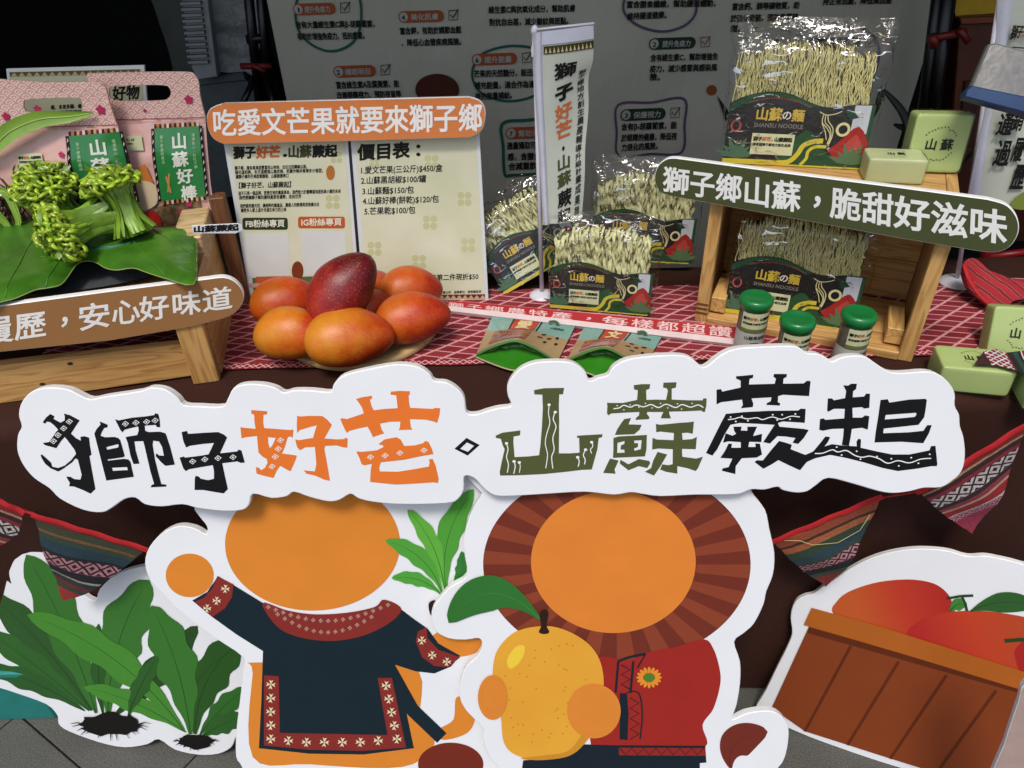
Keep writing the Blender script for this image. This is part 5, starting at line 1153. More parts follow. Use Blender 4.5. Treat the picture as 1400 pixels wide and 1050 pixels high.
# ---------------------------------------------------------------- right wooden crate
cFL, cFR = W(950, 440), W(1245, 495); RYaw = atan2(cFR.y - cFL.y, cFR.x - cFL.x); CWid = Vector((cFR.x - cFL.x, cFR.y - cFL.y)).length
PCr = vplane(cFL, RYaw)
CH_, CDp = .260, .20
def right_crate():
    t = thing('open_crate', 'open fronted honey coloured wooden crate on the right of the table', 'crate', PCr)
    a, bq = '#c4995c', '#9a6b34'
    wx, wy, wz_ = wood('honey wood', a, bq, 0), wood('honey wood', a, bq, 1), wood('honey wood', a, bq, 2)
    L, H, D = CWid, CH_, CDp; th = .012
    for i in range(4):
        z1 = -i * D / 4; one(lambda b: b.box((0, H - .012, z1 - D / 4 + .0015), (L - .016, H, z1 - (.0 if i else 0)), wx, bev=.001), 'top_plank', t)
    one(lambda b: b.box((L - .0155, H - .012, -D), (L + .002, H + .0005, 0), wz_, bev=.001), 'top_edge_plank', t)
    for i in range(3):
        y0 = .014 + (H - .028) * i / 3; one(lambda b: b.box((th + .001, y0 + .0008, -D), (L - th - .001, y0 + (H - .028) / 3 - .0008, -D + .010), wx, bev=.001), 'back_plank', t)
    for i in range(3):
        z1 = -.002 - i * (D - .014) / 3; one(lambda b: b.box((th + .001, .0, z1 - (D - .014) / 3 + .001), (L - th - .001, .012, z1), wx, bev=.001), 'bottom_plank', t)
    for x0 in (0, L - th): one(lambda b: b.box((x0, 0, -D), (x0 + th, H - .0125, -.019), wy, bev=.001), 'side_panel', t)
    for x0, x1 in ((-.001, .020), (L - .021, L + .001)): one(lambda b: b.box((x0, -.0, -.0185), (x1, H - .0125, .001), wy, bev=.0012), 'front_post', t)
    one(lambda b: b.box((.0205, .001, -.0015), (L - .0215, .016, .0045), wx, bev=.0012), 'front_rail', t)
    for x0 in (.0205, L - .047): one(lambda b: b.box((x0, .0165, -.10), (x0 + .026, .046, -.020), wood('light honey wood', '#cda362', '#a07236', 2), bev=.0012), 'corner_block', t)
    for y0 in (.02, .029, .038): one(lambda b: b.box((-.0003, y0, -.04), (.0195, y0 + .0035, .0022), mat('dark end grain', '#6a4018', .7)), 'joint', t)
    one(lambda b: b.box((L + .0025, 0, -.1), (L + .013, H - .02, -.085), wy, bev=.001), 'side_batten', t)
right_crate()
def crate_stuff():
    # pack inside
    o = packB; m = PCr.m @ Matrix.Translation((.044, .0125, -.034)) @ Matrix.Rotation(radians(-8), 4, 'X') @ Matrix.Rotation(radians(4), 4, 'Y') @ Matrix.Scale(.222, 4)
    o.matrix_world = m; o['label'] = 'thin noodle pack standing inside the open wooden crate'
    # pack on top
    c = copy_tree(packB); c['label'] = 'thin noodle pack standing on top of the open wooden crate'
    zt = TZ + CH_ + .001; A, B = W(987, 222, zt), W(1179, 232, zt)
    c.matrix_world = vplane(A, atan2(B.y - A.y, B.x - A.x), radians(8)).m @ Matrix.Scale((B - A).length, 4)
    # green sign
    S = Plane(PCr.o + PCr.n * .016, PCr.ex, PCr.ey)
    loop = smooth([(925, 216), (912, 217), (900, 226), (895, 240), (896, 252), (903, 263), (915, 268)], 4, False) + [(1100, 302), (1230, 326)] + smooth([(1340, 344), (1362, 345), (1380, 338), (1391, 322), (1393, 306), (1387, 291), (1374, 279), (1350, 272)], 4, False) + [(1230, 256), (1080, 237)]
    t = thing('green_sign', 'olive green rounded sign with white writing across the front of the wooden crate', 'sign board', S)
    one(lambda b: b.slab(S.hs(loop), -.010, 0, mat('green sign face', '#49502f', .4, .04, 8, spec=.35), whitee, .0012), 'panel', t)
    b = MB(); L_ = lambda a, c_, k: (a[0] + (c_[0] - a[0]) * k, a[1] + (c_[1] - a[1]) * k)
    xs = [905, 949, 979 + 2, 1017, 1056, 1093, 1134, 1178, 1221, 1272, 1325, 1378]
    xs = [905, 942, 977, 1014, 1054, 1094, 1134, 1177, 1221, 1271, 1323, 1377]
    top = lambda x: 226 + (x - 905) * (287 - 226) / 472 - 2 * sin((x - 905) / 472 * pi); bot = lambda x: 263 + (x - 905) * (337 - 263) / 472
    for ch, a, c_ in zip('獅子鄉山蘇，脆甜好滋味', xs, xs[1:]):
        b.text(ch, quadmap(S, (a + 2, top(a)), (c_ + 2, top(c_)), (c_, bot(c_)), (a, bot(a))), .0006, ink('#ecece8'), .022)
    b.build('lettering', t)
    # soaps
    sg = mat('pale green soap', '#a9bb76', .45, .04, 14, sss=0); sg2 = mat('pale yellow green soap', '#b9c290', .4, .06, 14)
    def soap(M, w, h, d, label, m=sg, face='front', print_=True):
        t = thing('soap_bar', label, 'soap', M, 'wrapped green soap bars')
        def body(b):
            def fn(u, v):
                a, p = 2 * pi * u, pi * (v - .5); e = .13; sg_ = lambda x: abs(x) ** e * (1 if x > 0 else -1)
                return (w / 2 * sg_(cos(p)) * sg_(cos(a)), d / 2 * sg_(cos(p)) * sg_(sin(a)), h / 2 + h / 2 * sg_(sin(p)))
            b.grid(48, 24, fn, m)
        one(body, 'bar', t)
        if print_:
            b = MB(); F = (lambda x, y, z: (x, -d / 2 - .0008 - z, h / 2 + y)) if face == 'front' else (lambda x, y, z: (x, y, h + .0008 + z))
            s_ = min(w, h if face == 'front' else d); b.tline('山', -.25 * s_, -.09 * s_, .22 * s_, 0, ink('#24301c'), .03, fn=F); b.tline('蘇', .03 * s_, -.09 * s_, .22 * s_, 0, ink('#24301c'), .03, fn=F)
            b.build('stamped_lettering', t)
            b = MB(); rnd = random.Random(5)
            for i in range(34):
                a = 2 * pi * i / 34
                if abs(sin(a)) < .45: continue
                r = .30 * s_ * (1 + rnd.uniform(-.05, .05)); b.poly([ell(r * cos(a), r * sin(a), .018 * s_, .010 * s_, 6, a + rnd.uniform(0, 2))], 0, ink('#24301c'), F)
            b.build('stamped_ring', t)
        fm = film('soap wrap', .10, .12, bsc=90, gk=0)
        def wr(b):
            def fn(u, v):
                a, p = 2 * pi * u, pi * (v - .5); e = .10; sg_ = lambda x: abs(x) ** e * (1 if x > 0 else -1); k = 1.035 + .012 * noise.noise(Vector((u * 9, v * 9, w * 90)))
                return (w / 2 * k * sg_(cos(p)) * sg_(cos(a)), d / 2 * (k + .03) * sg_(cos(p)) * sg_(sin(a)), max(.0005, h / 2 + h / 2 * (k + .01) * sg_(sin(p))))
            b.grid(48, 24, fn, fm)
        one(wr, 'clear_wrap', t)
        return t
    zt = TZ + CH_ + .001
    p = W(1268, 232, zt); soap(Matrix.Translation(p) @ Matrix.Rotation(radians(-10), 4, 'Z') @ Matrix.Rotation(radians(-7), 4, 'X'), .086, .092, .042, 'large green soap bar standing upright on top of the wooden crate')
    p = W(1216, 243, zt); soap(Matrix.Translation(p) @ Matrix.Rotation(radians(-12), 4, 'Z'), .088, .040, .055, 'small pale soap bar lying flat beside the noodle pack on the crate', sg2, 'top')
    p = W(1320, 522); soap(Matrix.Translation(p) @ Matrix.Rotation(radians(-13), 4, 'Z'), .106, .046, .066, 'soap bar lying flat at the table edge right of the logo board', sg, 'top')
    p = W(1436, 548); soap(Matrix.Translation(p) @ Matrix.Rotation(radians(-13), 4, 'Z'), .100, .042, .066, 'soap bar cut off by the right picture edge, under the woven band', sg, 'top', False)
    p = W(1385, 487); soap(Matrix.Translation(p) @ Matrix.Rotation(radians(-10), 4, 'Z') @ Matrix.Rotation(radians(-22), 4, 'X'), .100, .085, .036, 'soap bar leaning upright behind the two flat bars at the right edge')
    # woven band on soap
    P = hplane(W(1370, 492, TZ + .054), radians(-14)); t = thing('woven_band', 'narrow woven band with white cross pattern lying over the soap bars', 'woven band', P)
    fb = stripes('woven band stripes', [(0, '#5a1a20'), (.5, '#5a1a20')], [(.1, .9, .022, '#c8c8c4', '#4a1a22')], .05)
    s = NT('woven band'); x, y, _ = s.xyz(s.co()); v = s.M('ADD', s.M('DIVIDE', x, .11), .3)
    c = s.ramp(v, [(0, lin('#3a1418')), (.12, lin('#7a2028')), (.42, lin('#1c1418')), (.50, lin('#1e4030')), (.56, lin('#1c1418')), (.60, lin('#c8c4bc')), (.615, lin('#8c141c')), (.85, lin('#c08090')), (.88, lin('#6a1422'))], 'CONSTANT')
    k1 = s.M('PINGPONG', s.M('MULTIPLY', x, 1), .006); k2 = s.M('PINGPONG', y, .006); xx = s.M('LESS_THAN', s.M('ABSOLUTE', s.M('SUBTRACT', k1, k2)), .0014)
    msk = s.M('MULTIPLY', s.M('GREATER_THAN', v, .12), s.M('LESS_THAN', v, .40)); c = s.mix(s.M('MULTIPLY', xx, msk), c, lin('#c8c8c8')); s.col(c); s.b.inputs['Roughness'].default_value = .95
    q = P.hs([(1332, 498), (1345, 480), (1362, 477), (1372, 482), (1404, 480), (1450, 482), (1450, 512), (1404, 514), (1388, 506), (1366, 500), (1350, 499)])
    one(lambda b: b.sheet(q, .005, lambda x, y: .004 * noise.noise(Vector((x * 40, y * 40, 1))), s.m), 'band_cloth', t)
    # red folded scrap
    P = hplane(W(1360, 400, TZ + .03), 0); P = Plane(P.o, (1, 0, 0), (0, .8, .6)); t = thing('folded_pennant', 'folded red woven cloth with silver threads lying behind the soap', 'cloth', P)
    q = P.hs(smooth([(1314, 366), (1322, 357), (1334, 360), (1350, 372), (1366, 372), (1385, 378), (1420, 392), (1420, 410), (1385, 412), (1374, 425), (1355, 424), (1330, 400)], 3))
    s = NT('folded woven cloth'); x, y, _ = s.xyz(s.co()); st = s.n('TexWave'); s.l(s.co(), st.inputs[0]); st.inputs['Scale'].default_value = 26; st.bands_direction = 'DIAGONAL'; st.inputs['Distortion'].default_value = 2.5
    c = s.ramp(st.outputs['Fac'], [(0, lin('#a81a24')), (.35, lin('#8c1420')), (.55, lin('#3a1c20')), (.64, lin('#c8a898')), (.68, lin('#a02030')), (.85, lin('#7a1420'))], 'CONSTANT'); s.col(c); s.b.inputs['Roughness'].default_value = .85
    one(lambda b: b.sheet(q, .006, lambda x, y: .010 * sin((x + y) * 60) + .006 * noise.noise(Vector((x * 20, y * 20, 2))), s.m), 'folded_cloth', t)
    one(lambda b: b.tube([(*P.h(*p_), .008) for p_ in smooth([(1315, 364), (1322, 385), (1338, 408), (1356, 423)], 4, False)], .006, mat('red ribbon', '#b0141a', .75, .12, 300, .4, 900), 8, flat=.5), 'red_edge', t)
crate_stuff()
# ---------------------------------------------------------------- spice jars
def jars():
    t = thing('spice_jar', 'left spice jar with green cap in front of the wooden crate', 'spice jar', W(1020, 484), 'spice jars with green caps')
    r = .0205; g = mat('green plastic cap', '#147236', .32, .04, 20, coat=.2); gl = mat('pepper filled glass', '#5a5648', .25, .2, 90)
    one(lambda b: b.lathe([(0, 0), (r * .96, 0), (r, .003), (r, .074), (r * .95, .077), (0, .077)], gl, 32), 'glass_body', t)
    one(lambda b: b.lathe([(r * 1.01, .003), (r * 1.02, .044)], mat('white paper label', '#b9bab2', .5, .04), 32), 'lower_label', t)
    one(lambda b: b.lathe([(r * .98, .077), (r * 1.06, .077), (r * 1.08, .080), (r * 1.15, .082), (r * 1.17, .086), (r * 1.15, .090), (r * 1.05, .0925), (r * .86, .0932), (r * .8, .0925), (0, .0925)], g, 36), 'cap', t)
    cyl = lambda x, y, z: ((r * 1.03 + z) * sin(x / r), -(r * 1.03 + z) * cos(x / r), y)
    b = MB(); w = .046
    N = 12
    brand_label(b, -w / 2, .0455, w, .0003, cyl, .030); b.build('brand_label', t)
    b = MB()
    for i in range(10): x0 = -w / 2 + w * i / 10; b.poly([[(x0, .0455), (x0 + w / 10, .0455), (x0 + w / 10, .051), (x0, .051)]], .0006, ink('#6b7440'), cyl)
    b.build('label_footer', t)
    b = MB(); b.tline('山蘇黑胡椒', -.0155, .0345, .0062, .0006, ink('#2a2c24'), .02, fn=cyl); b.build('lettering', t)
    b = MB(); b.stroke(ell(0, .012, .0135, .0165, 30), .0022, .0006, ink('#3d4f30'), True, fn=cyl); b.poly([ell(0, .012, .008, .010, 16)], .0006, ink('#8a9468'), cyl); b.build('printed_oval', t)
    for (u, v, rz, lab) in ((1074, 512, 0, 'shorter looking spice jar, nearest the logo board and middle of the three'), (1154, 504, .3, 'right spice jar with green cap in front of the wooden crate')):
        c = copy_tree(t); c.location = W(u, v); c.rotation_euler = (0, 0, rz); c.scale = (1.15, 1.15, 1.18); c['label'] = lab
    t.rotation_euler = (0, 0, .05); t.location.z = TZ + .004; t.scale = (1.15, 1.15, 1.18)
jars()
# ---------------------------------------------------------------- red strip sign on the table
def red_strip():
    A, B = W(612, 428, TZ + .012), W(1004, 470, TZ + .012); yw = atan2(B.y - A.y, B.x - A.x)
    P = Plane(A, (cos(yw), sin(yw), 0), Vector((-sin(yw) * cos(radians(25)), cos(yw) * cos(radians(25)), sin(radians(25)))))
    t = thing('red_sign_strip', 'long red sign strip with white writing lying across the runner before the noodle packs', 'sign board', P)
    loop = [(606, 418), (604, 424), (1004, 470), (1030, 475), (1030, 449), (1004, 446), (640, 412), (612, 411)]
    one(lambda b: b.slab(P.hs(loop), -.009, 0, mat('red sign face', '#a8262a', .35, .04, 8), whitee, .001), 'panel', t)
    one(lambda b: b.poly([P.hs([(606, 417.5), (1029, 466), (1029, 474), (604, 424)])], .0006, mat('white sign edge', '#d8c4c2', .4)), 'white_edge', t)
    b = MB(); xs = [612, 637, 662, 692, 722, 752, 786, 822, 862, 897, 931, 968, 1004]
    top = lambda x: 411.5 + (x - 612) * (446 - 411.5) / 392; bot = lambda x: 420 + (x - 612) * (464 - 420) / 392
    for ch, a, c in zip('獅子鄉農特產，每樣都超讚', xs, xs[1:]):
        b.text(ch, quadmap(P, (a + 1, top(a) + 1.5), (c - 2, top(c) + 1.5), (c - 3, bot(c) - 1), (a, bot(a) - 1)), .0007, ink('#dcb6b4'), .012)
    b.build('lettering', t)
red_strip()
# ---------------------------------------------------------------- dried mango pouches
def pouches():
    P = hplane((W(730, 470) + Vector((0, 0, .006))), 0)
    def pouch(TL, TR, BR, BL, label, ch):
        t = thing('dried_mango_pouch', label, 'pouch', P, 'dried mango pouches lying on the runner')
        Q = quadmap(P, TL, TR, BR, BL)
        hz = lambda x, y: .004 + .036 * (1 - y) ** 1.5 * (1 - abs(2 * min(1, max(0, x)) - 1) ** 1.4)
        S = lambda x, y, z=0: (*Q(x, y), hz(x, y) + z)
        film_ = mat('tan pouch film', '#a58a62', .28, .06, 10, .5, 30, coat=.4); te = mat('pale teal print', '#7ea79c', .28, .06, 10, .5, 30, coat=.4)
        one(lambda b: b.grid(20, 10, lambda u, v: S(u, .55 * v), film_), 'lower_panel', t)
        one(lambda b: b.grid(20, 8, lambda u, v: S(u, .55 + .45 * v), te), 'upper_panel', t)
        lip = lambda u: S(u, 0)
        low = lambda u: (lambda q: (q[0] + 0, q[1] - .034 * (1 - abs(2 * u - .9) ** 1.3 if abs(2 * u - .9) < 1 else 0), .0015))(Q(u, 0))
        gm = mat('green pouch lining', '#2f7a1a', .3, .12, 12, .5, 30, coat=.3)
        def gus(b):
            def fn(u, v):
                a, c = Vector(lip(u)), Vector(low(u)); p = a * v + c * (1 - v); k = sin(pi * v) * sin(pi * u); w_ = noise.noise(Vector((u * 9, v * 4, 8))) * .006 * k + .002 * sin(u * 40 + v * 6) * k; return (p.x, p.y + .034 * k + w_, p.z - .004 * k + w_)
            b.grid(24, 8, fn, gm)
        one(gus, 'gusset', t)
        one(lambda b: b.grid(24, 1, lambda u, v: (lip(u)[0], lip(u)[1] - .004 * v + .001, lip(u)[2] + .0006 - .002 * v), mat('green seam', '#4d7a3c', .35)), 'upper_seam', t)
        one(lambda b: b.grid(24, 1, lambda u, v: (low(u)[0], low(u)[1] - .004 * v, low(u)[2] + .001), mat('pale tan seam', '#b8a888', .4)), 'lower_seam', t)
        one(lambda b: b.grid(8, 6, lambda u, v: S(.28 + .30 * u, .56 + .36 * v, .0008), mat('vermilion stamp', '#b0401e', .4, .06)), 'stamp', t)
        def rim(b):
            for i in range(14):
                for (x, y) in ((.26 + .34 * i / 13, .935), (.265, .56 + .36 * i / 13), (.60, .56 + .36 * i / 13)): b.add([S(x, y, .001), S(x + .018, y, .001), S(x + .018, y + .025, .001), S(x, y + .025, .001)], [(0, 1, 2, 3)], ink('#281c18'))
        one(rim, 'stamp_border', t, kind='stuff')
        b = MB(); V, F = textmesh(ch, .04); b.add([S(.34 + .18 * x, .60 + .30 * (y + .1), .0014) for x, y in V], F, ink('#e0cc98')); b.build('lettering', t)
        def spots(b):
            rnd = random.Random(len(label))
            for (x, y) in ((.72, .50), (.80, .42), (.70, .38), (.88, .50), (.9, .34), (.78, .28)):
                b.poly([ell(x, y, .035, .018, 10, rnd.uniform(0, 2))], .0012, ink('#2a2018'), lambda X, Y, z: S(X, Y, z))
        one(spots, 'printed_spots', t, kind='stuff')
        def win(b): b.grid(10, 5, lambda u, v: S(.12 + .45 * u, .14 + .36 * v + .04 * sin(u * 3), .0009), mat('dried fruit window', '#8a4f28', .25, .5, 70, .8, 50, coat=.6))
        one(win, 'window', t)
        b = MB(); b.stroke(smooth([S(.70, .86)[:2], S(.76, .9)[:2], S(.82, .84)[:2]], 4, False), .006, .012, ink('#2f6a3c')); b.build('printed_leaf', t)
        b = MB(); V, F = textmesh('山蘇蕨起', .02); b.add([S(.74 + .16 * x / 4, .74 + .06 * y, .0014) for x, y in V], F, ink('#2a4030')); b.build('small_print', t)
    pouch((675, 431), (788, 445), (762, 497), (651, 487), 'left dried mango pouch lying under the red strip with its green gusset open', '愛')
    pouch((800, 447), (907, 459), (878, 508), (774, 496), 'right dried mango pouch lying under the red strip, partly behind the logo board', '文')
pouches()
# ---------------------------------------------------------------- left display: frame, cookie pouches, ferns
def left_display():
    sh = Vector((sin(-LY), cos(LY), 0))
    base = PK.o + Vector((-.15, .24, .152))
    PF = vplane(base + Vector((0, .07, 0)), 0, radians(4))
    t = thing('acrylic_frame', 'clear acrylic frame with a printed sheet behind the pink pouches at the left', 'sign frame', PF)
    acr = mat('clear acrylic edge', '#d8dcdc', .1, .02, spec=.8)
    fr = [(8, 94), (197, 89), (215, 300), (30, 305)]
    one(lambda b: b.slab(PF.hs(fr), -.004, 0, acr, acr, .0008), 'acrylic_panel', t)
    one(lambda b: b.poly([PF.hs([(13, 99), (193, 94), (210, 296), (34, 300)])], .0006, ink('#c3c6a8')), 'sheet', t)
    def bd(b):
        b.poly([PF.hs([(13, 98.5), (191, 94.5), (192, 101), (14, 105)])], .0009, ink('#5a5630'))
        for i in range(17):
            x = 15 + 10.4 * i; b.poly([PF.hs([(x, 104.6 - i * .22), (x + 4.8, 99 - i * .22), (x + 9.6, 104.4 - i * .22)])], .0012, ink('#b8a878'))
    one(bd, 'triangle_border', t)
    b = MB(); lin_text(b, PF, '好物', (154, 136), (191, 133), 18, ink('#22221e'), .0012, .03); b.build('lettering', t)
    b = MB(); lin_text(b, PF, '乾．多茶多糖．養', (70, 149), (112, 147), 5.5, ink('#22221e'), .0012, .03); lin_text(b, PF, '獅子鄉農特產好', (70, 157), (112, 155), 5.5, ink('#22221e'), .0012, .03); b.build('small_print', t)
    s = NT('pink wave pattern film'); x, y, _ = s.xyz(s.co())
    px, py = .020, .0078
    row = s.M('FLOOR', s.M('DIVIDE', y, py)); off = s.M('MULTIPLY', s.M('MODULO', s.M('ABSOLUTE', row), 2), px / 2)
    fx = s.M('SUBTRACT', s.M('FRACT', s.M('DIVIDE', s.M('ADD', x, s.M('ADD', off, 5)), px)), .5); fy = s.M('FRACT', s.M('DIVIDE', y, py))
    d = s.M('SQRT', s.M('ADD', s.M('POWER', s.M('MULTIPLY', fx, 1.0), 2), s.M('POWER', s.M('MULTIPLY', fy, .5), 2)))
    rr = s.M('LESS_THAN', s.M('FRACT', s.M('MULTIPLY', d, 4.0)), .45)
    s.col(s.mix(s.M('MULTIPLY', rr, .9), lin('#d59c92'), lin('#f0dace'))); s.b.inputs['Roughness'].default_value = .3; s.b.inputs['Coat Weight'].default_value = .3
    s.bump(s.noise(s.co(), 18, 2), .35, .012); pinkw = s.m
    pink = mat('pink film', '#deb0a6', .3, .06, 9, .5, 18, coat=.3, bd=.01)
    def pouch(P, top, body, hole, lab, panel, small, label, cat_, win, k=0):
        t = thing('cookie_pouch', label, 'pouch', P, 'pink cookie pouches with green labels')
        loops = [P.hs(top), P.hs(hole)]
        def f(b):
            b.poly(loops, .002, pinkw); b.poly(loops, -.002, pinkw)
            for l in loops:
                n = len(l); b.add([(x, y, -.002) for x, y in l] + [(x, y, .002) for x, y in l], [(i, (i + 1) % n, n + (i + 1) % n, n + i) for i in range(n)], pink)
        one(f, 'header', t)
        bl = P.hs(body); xs = [p[0] for p in bl]; ys = [p[1] for p in bl]; cx, cy, hw, hh = (min(xs) + max(xs)) / 2, (min(ys) + max(ys)) / 2, (max(xs) - min(xs)) / 2, (max(ys) - min(ys)) / 2
        zf = lambda x, y: .002 + .016 * max(0, 1 - ((x - cx) / hw) ** 2) ** .6 * min(1, max(0, (cy + hh - y) / (hh * .6))) + .002 * noise.noise(Vector((x * 40, y * 40, 5)))
        one(lambda b: b.sheet(bl, .008, zf, pink), 'body_film', t)
        ff = lambda x, y, z: (x, y, zf(x, y) + z)
        def zl(b):
            a, c = P.h(*body[0]), P.h(*body[1])
            b.stroke([a, c], .0015, .0042, ink('#a05058')); b.stroke([(a[0], a[1] - .004), (c[0], c[1] - .004)], .001, .0062, ink('#d8a8a0'))
        one(zl, 'zip_line', t)
        # green label
        Q = quadmap(P, *lab); zz = .0035
        G = lambda x, y, z=0: (lambda q: (q[0], q[1], zf(*q) + zz + z))(Q(x, y))
        one(lambda b: b.grid(10, 14, lambda u, v: G(u, v), mat('green foil label', '#2c8040', .25, .06, 12, coat=.5)), 'green_label', t)
        def bord(b):
            for x0 in (-.07, 1.0):
                b.grid(1, 12, lambda u, v: G(x0 + .07 * u, v, .0004), ink('#1c1418'))
                for i in range(9): b.add([G(x0 + .012, i / 9 + .02, .0007), G(x0 + .058, i / 9 + .05, .0007), G(x0 + .035, i / 9 + .09, .0007)], [(0, 1, 2)], ink('#c8b0a8'))
            cols = ['#c06a30', '#2a2022', '#d8c8b8', '#7a2a2a', '#c8a060', '#20242c']
            for y0 in (-.055, 1.0):
                for i in range(18): b.add([G(i / 18, y0, .0004), G((i + 1) / 18 - .006, y0, .0004), G((i + 1) / 18 - .006, y0 + .055, .0004), G(i / 18, y0 + .055, .0004)], [(0, 1, 2, 3)], ink(cols[(i * 5 + (y0 > 0)) % 6]))
        one(bord, 'woven_border', t, kind='stuff')
        b = MB()
        for i, ch in enumerate('山蘇好棒'):
            V, F = textmesh(ch, .03); x0 = (.36, .36, .42, .46)[i]
            b.add([G(x0 + .36 * x, .965 - .245 * (i + 1) + .235 * (y + .06) * .95, .0012) for x, y in V], F, ink('#dfe2d4'))
        b.build('lettering', t)
        b = MB()
        for st, u in (('健康點心・百吃不膩', .82), ('獅子鄉農特產品', .12)):
            for i, ch in enumerate(st):
                V, F = textmesh(ch, .02); b.add([G(u + .075 * x, .92 - .055 * (i + 1) + .05 * y, .001) for x, y in V], F, ink('#9cc090'))
        b.build('small_print', t)
        for q in ([(.16, .12), (.20, .12), (.28, .38), (.24, .39)], [(.22, .10), (.26, .11), (.20, .36), (.16, .34)]):
            one(lambda b: b.add([G(x, y, .001 + .0001 * q[0][0]) for x, y in q], [(0, 1, 2, 3)], ink('#c08a50')), 'printed_stick', t)
        b = MB(); c = P.h(*small); brand_label(b, c[0], c[1], .042, 0, lambda x, y, z: (x, y, zf(x, y) + .004 + z), .024); b.build('brand_label', t)
        for u, v, r in cat_:
            b = MB(); c = P.h(u, v)
            for i in range(5):
                a = 2 * pi * i / 5 + .3; b.poly([ell(c[0] + r * .55 * cos(a), c[1] + r * .55 * sin(a), r * .5, r * .42, 10, a)], .0032 + .00005 * i, ink('#b0305a'), ff if v > 205 else None)
            b.build('printed_blossom', t)
        if win:
            b = MB(); b.sheet(P.hs(win), .006, lambda x, y: zf(x, y) + .002 + .003 * noise.noise(Vector((x * 90, y * 25, 1))), mat('cookie window', '#6f5a3e', .3, .45, 80, .8, 60, coat=.6)); b.build('window', t)
        return t, P, zf
    PA = vplane(base + Vector((0, .022, 0)), 0, radians(5)); PBk = vplane(base + Vector((0, -.012, 0)), 0, radians(5))
    topR = [(114, 172), (120, 100)] + smooth([(120, 100), (200, 98), (255, 98), (266, 102), (272, 112), (274, 130), (281, 160)], 4, False) + [(281, 168)]
    holeR = smooth([(150, 122), (160, 117), (220, 116), (232, 120), (234, 128), (230, 134), (220, 137), (165, 138), (152, 134)], 3)
    tR, P_, zf = pouch(PA, topR, [(118, 164), (281, 160), (285, 200), (290, 250), (297, 290), (301, 306), (296, 309), (150, 315), (120, 312)], holeR, ((214, 174), (274, 171), (285, 265), (227, 270)), None, (170, 203), 'right pink cookie pouch with a fully visible green label', [(259, 136, .0075), (263, 274, .006), (254, 286, .007), (274, 302, .009), (199, 151, .003)], [(218, 276), (278, 270), (282, 300), (222, 306)])
    one(lambda b: b.poly([PA.hs([(186, 230), (205, 220), (216, 245), (190, 242)])], .022, ink('#c87832')), 'printed_patch', tR)
    one(lambda b: b.poly([PA.hs(smooth([(192, 245), (216, 246), (222, 262), (218, 276), (196, 282)]))], .0225, ink('#d8c2a0')), 'printed_patch', tR)
    one(lambda b: b.poly([PA.hs(smooth([(206, 286), (220, 284), (227, 304), (208, 306)]))], .0228, ink('#a8241c')), 'printed_patch', tR)
    topL = [(-60, 110), (0, 108), (60, 112), (115, 112)] + smooth([(115, 112), (135, 113), (145, 120), (150, 140), (160, 170)], 4, False) + [(162, 180), (-60, 186)]
    holeL = smooth([(33, 140), (42, 135), (100, 133), (112, 136), (113, 150), (104, 153), (45, 154), (35, 150)], 3)
    pouch(PBk, topL, [(-60, 176), (161, 170), (170, 200), (180, 250), (192, 300), (185, 312), (-60, 316)], holeL, ((98, 184), (165, 179), (188, 275), (118, 280)), None, (37, 226), 'left pink cookie pouch half hidden behind the green fern bundles', [(10, 159, .007), (53, 149, .007), (139, 150, .008), (50, 195, .005), (90, 208, .005)], None)
    # white tag and dark stones
    PT = PK.off(-.02); t = thing('white_tag', 'small white card with brush lettering sticking out beside the menu stand', 'tag', PT)
    one(lambda b: b.slab(PT.hs([(262, 309), (325, 306), (331, 308), (331, 315), (322, 319), (264, 319)]), -.003, 0, white, whitee), 'card', t)
    b = MB(); lin_text(b, PT, '山蘇蕨起', (264, 317), (327, 314), 8, ink('#1a1a1a'), .0005, .05); b.build('lettering', t)
    # towel, bowl
    s = NT('grey terry towel'); f = s.noise(s.co(), 900, 2, .8); s.col(s.ramp(f, [(.3, lin('#222427')), (.7, lin('#5c6064'))])); s.b.inputs['Roughness'].default_value = 1; s.bump(f, 1, .002)
    zt = PK.o.z + .152
    P = hplane((PK.o.x - .12, PK.o.y + .1, zt), LY); t = thing('grey_towel', 'dark grey terry towel on the wooden crate under the big leaf', 'towel', P)
    q = P.hs(smooth([(-80, 420), (0, 409), (40, 411), (100, 408), (160, 398), (215, 385), (262, 372), (258, 345), (200, 330), (0, 330), (-80, 340)], 3))
    one(lambda b: b.sheet(q, .009, lambda x, y: .012 + .006 * noise.noise(Vector((x * 14, y * 14, 0))), s.m), 'folded_towel', t)
    c = W(150, 352, zt + .03); t = thing('blue_bowl', 'blue plastic bowl glimpsed under the lifted edge of the big leaf', 'bowl', Vector((c.x, c.y + .045, zt + .014)))
    one(lambda b: b.lathe([(0, 0), (.035, .001), (.05, .018), (.055, .04), (.058, .041), (.057, .038), (.052, .018), (.03, .005), (0, .004)], mat('blue plastic', '#15608c', .35, .06), 36), 'bowl', t)
    # big leaf
    s = NT('big leaf'); x, y, z = s.xyz(s.co()); n = s.noise(s.co(), 12, 4)
    g = s.ramp(n, [(.3, lin('#2a5412')), (.6, lin('#42761e')), (.8, lin('#588e2a'))]); s.b.inputs['Roughness'].default_value = .3; s.col(g)
    vv = s.n('TexWave'); s.l(s.co(), vv.inputs[0]); vv.inputs['Scale'].default_value = 5.5; vv.bands_direction = 'DIAGONAL'; vv.inputs['Distortion'].default_value = 1.2
    s.bump(s.M('ADD', vv.outputs['Fac'], s.M('MULTIPLY', s.noise(s.co(), 60, 3), .5)), .35, .004)
    PLf = hplane((PK.o.x - .16, PK.o.y + .13, zt + .052), LY)
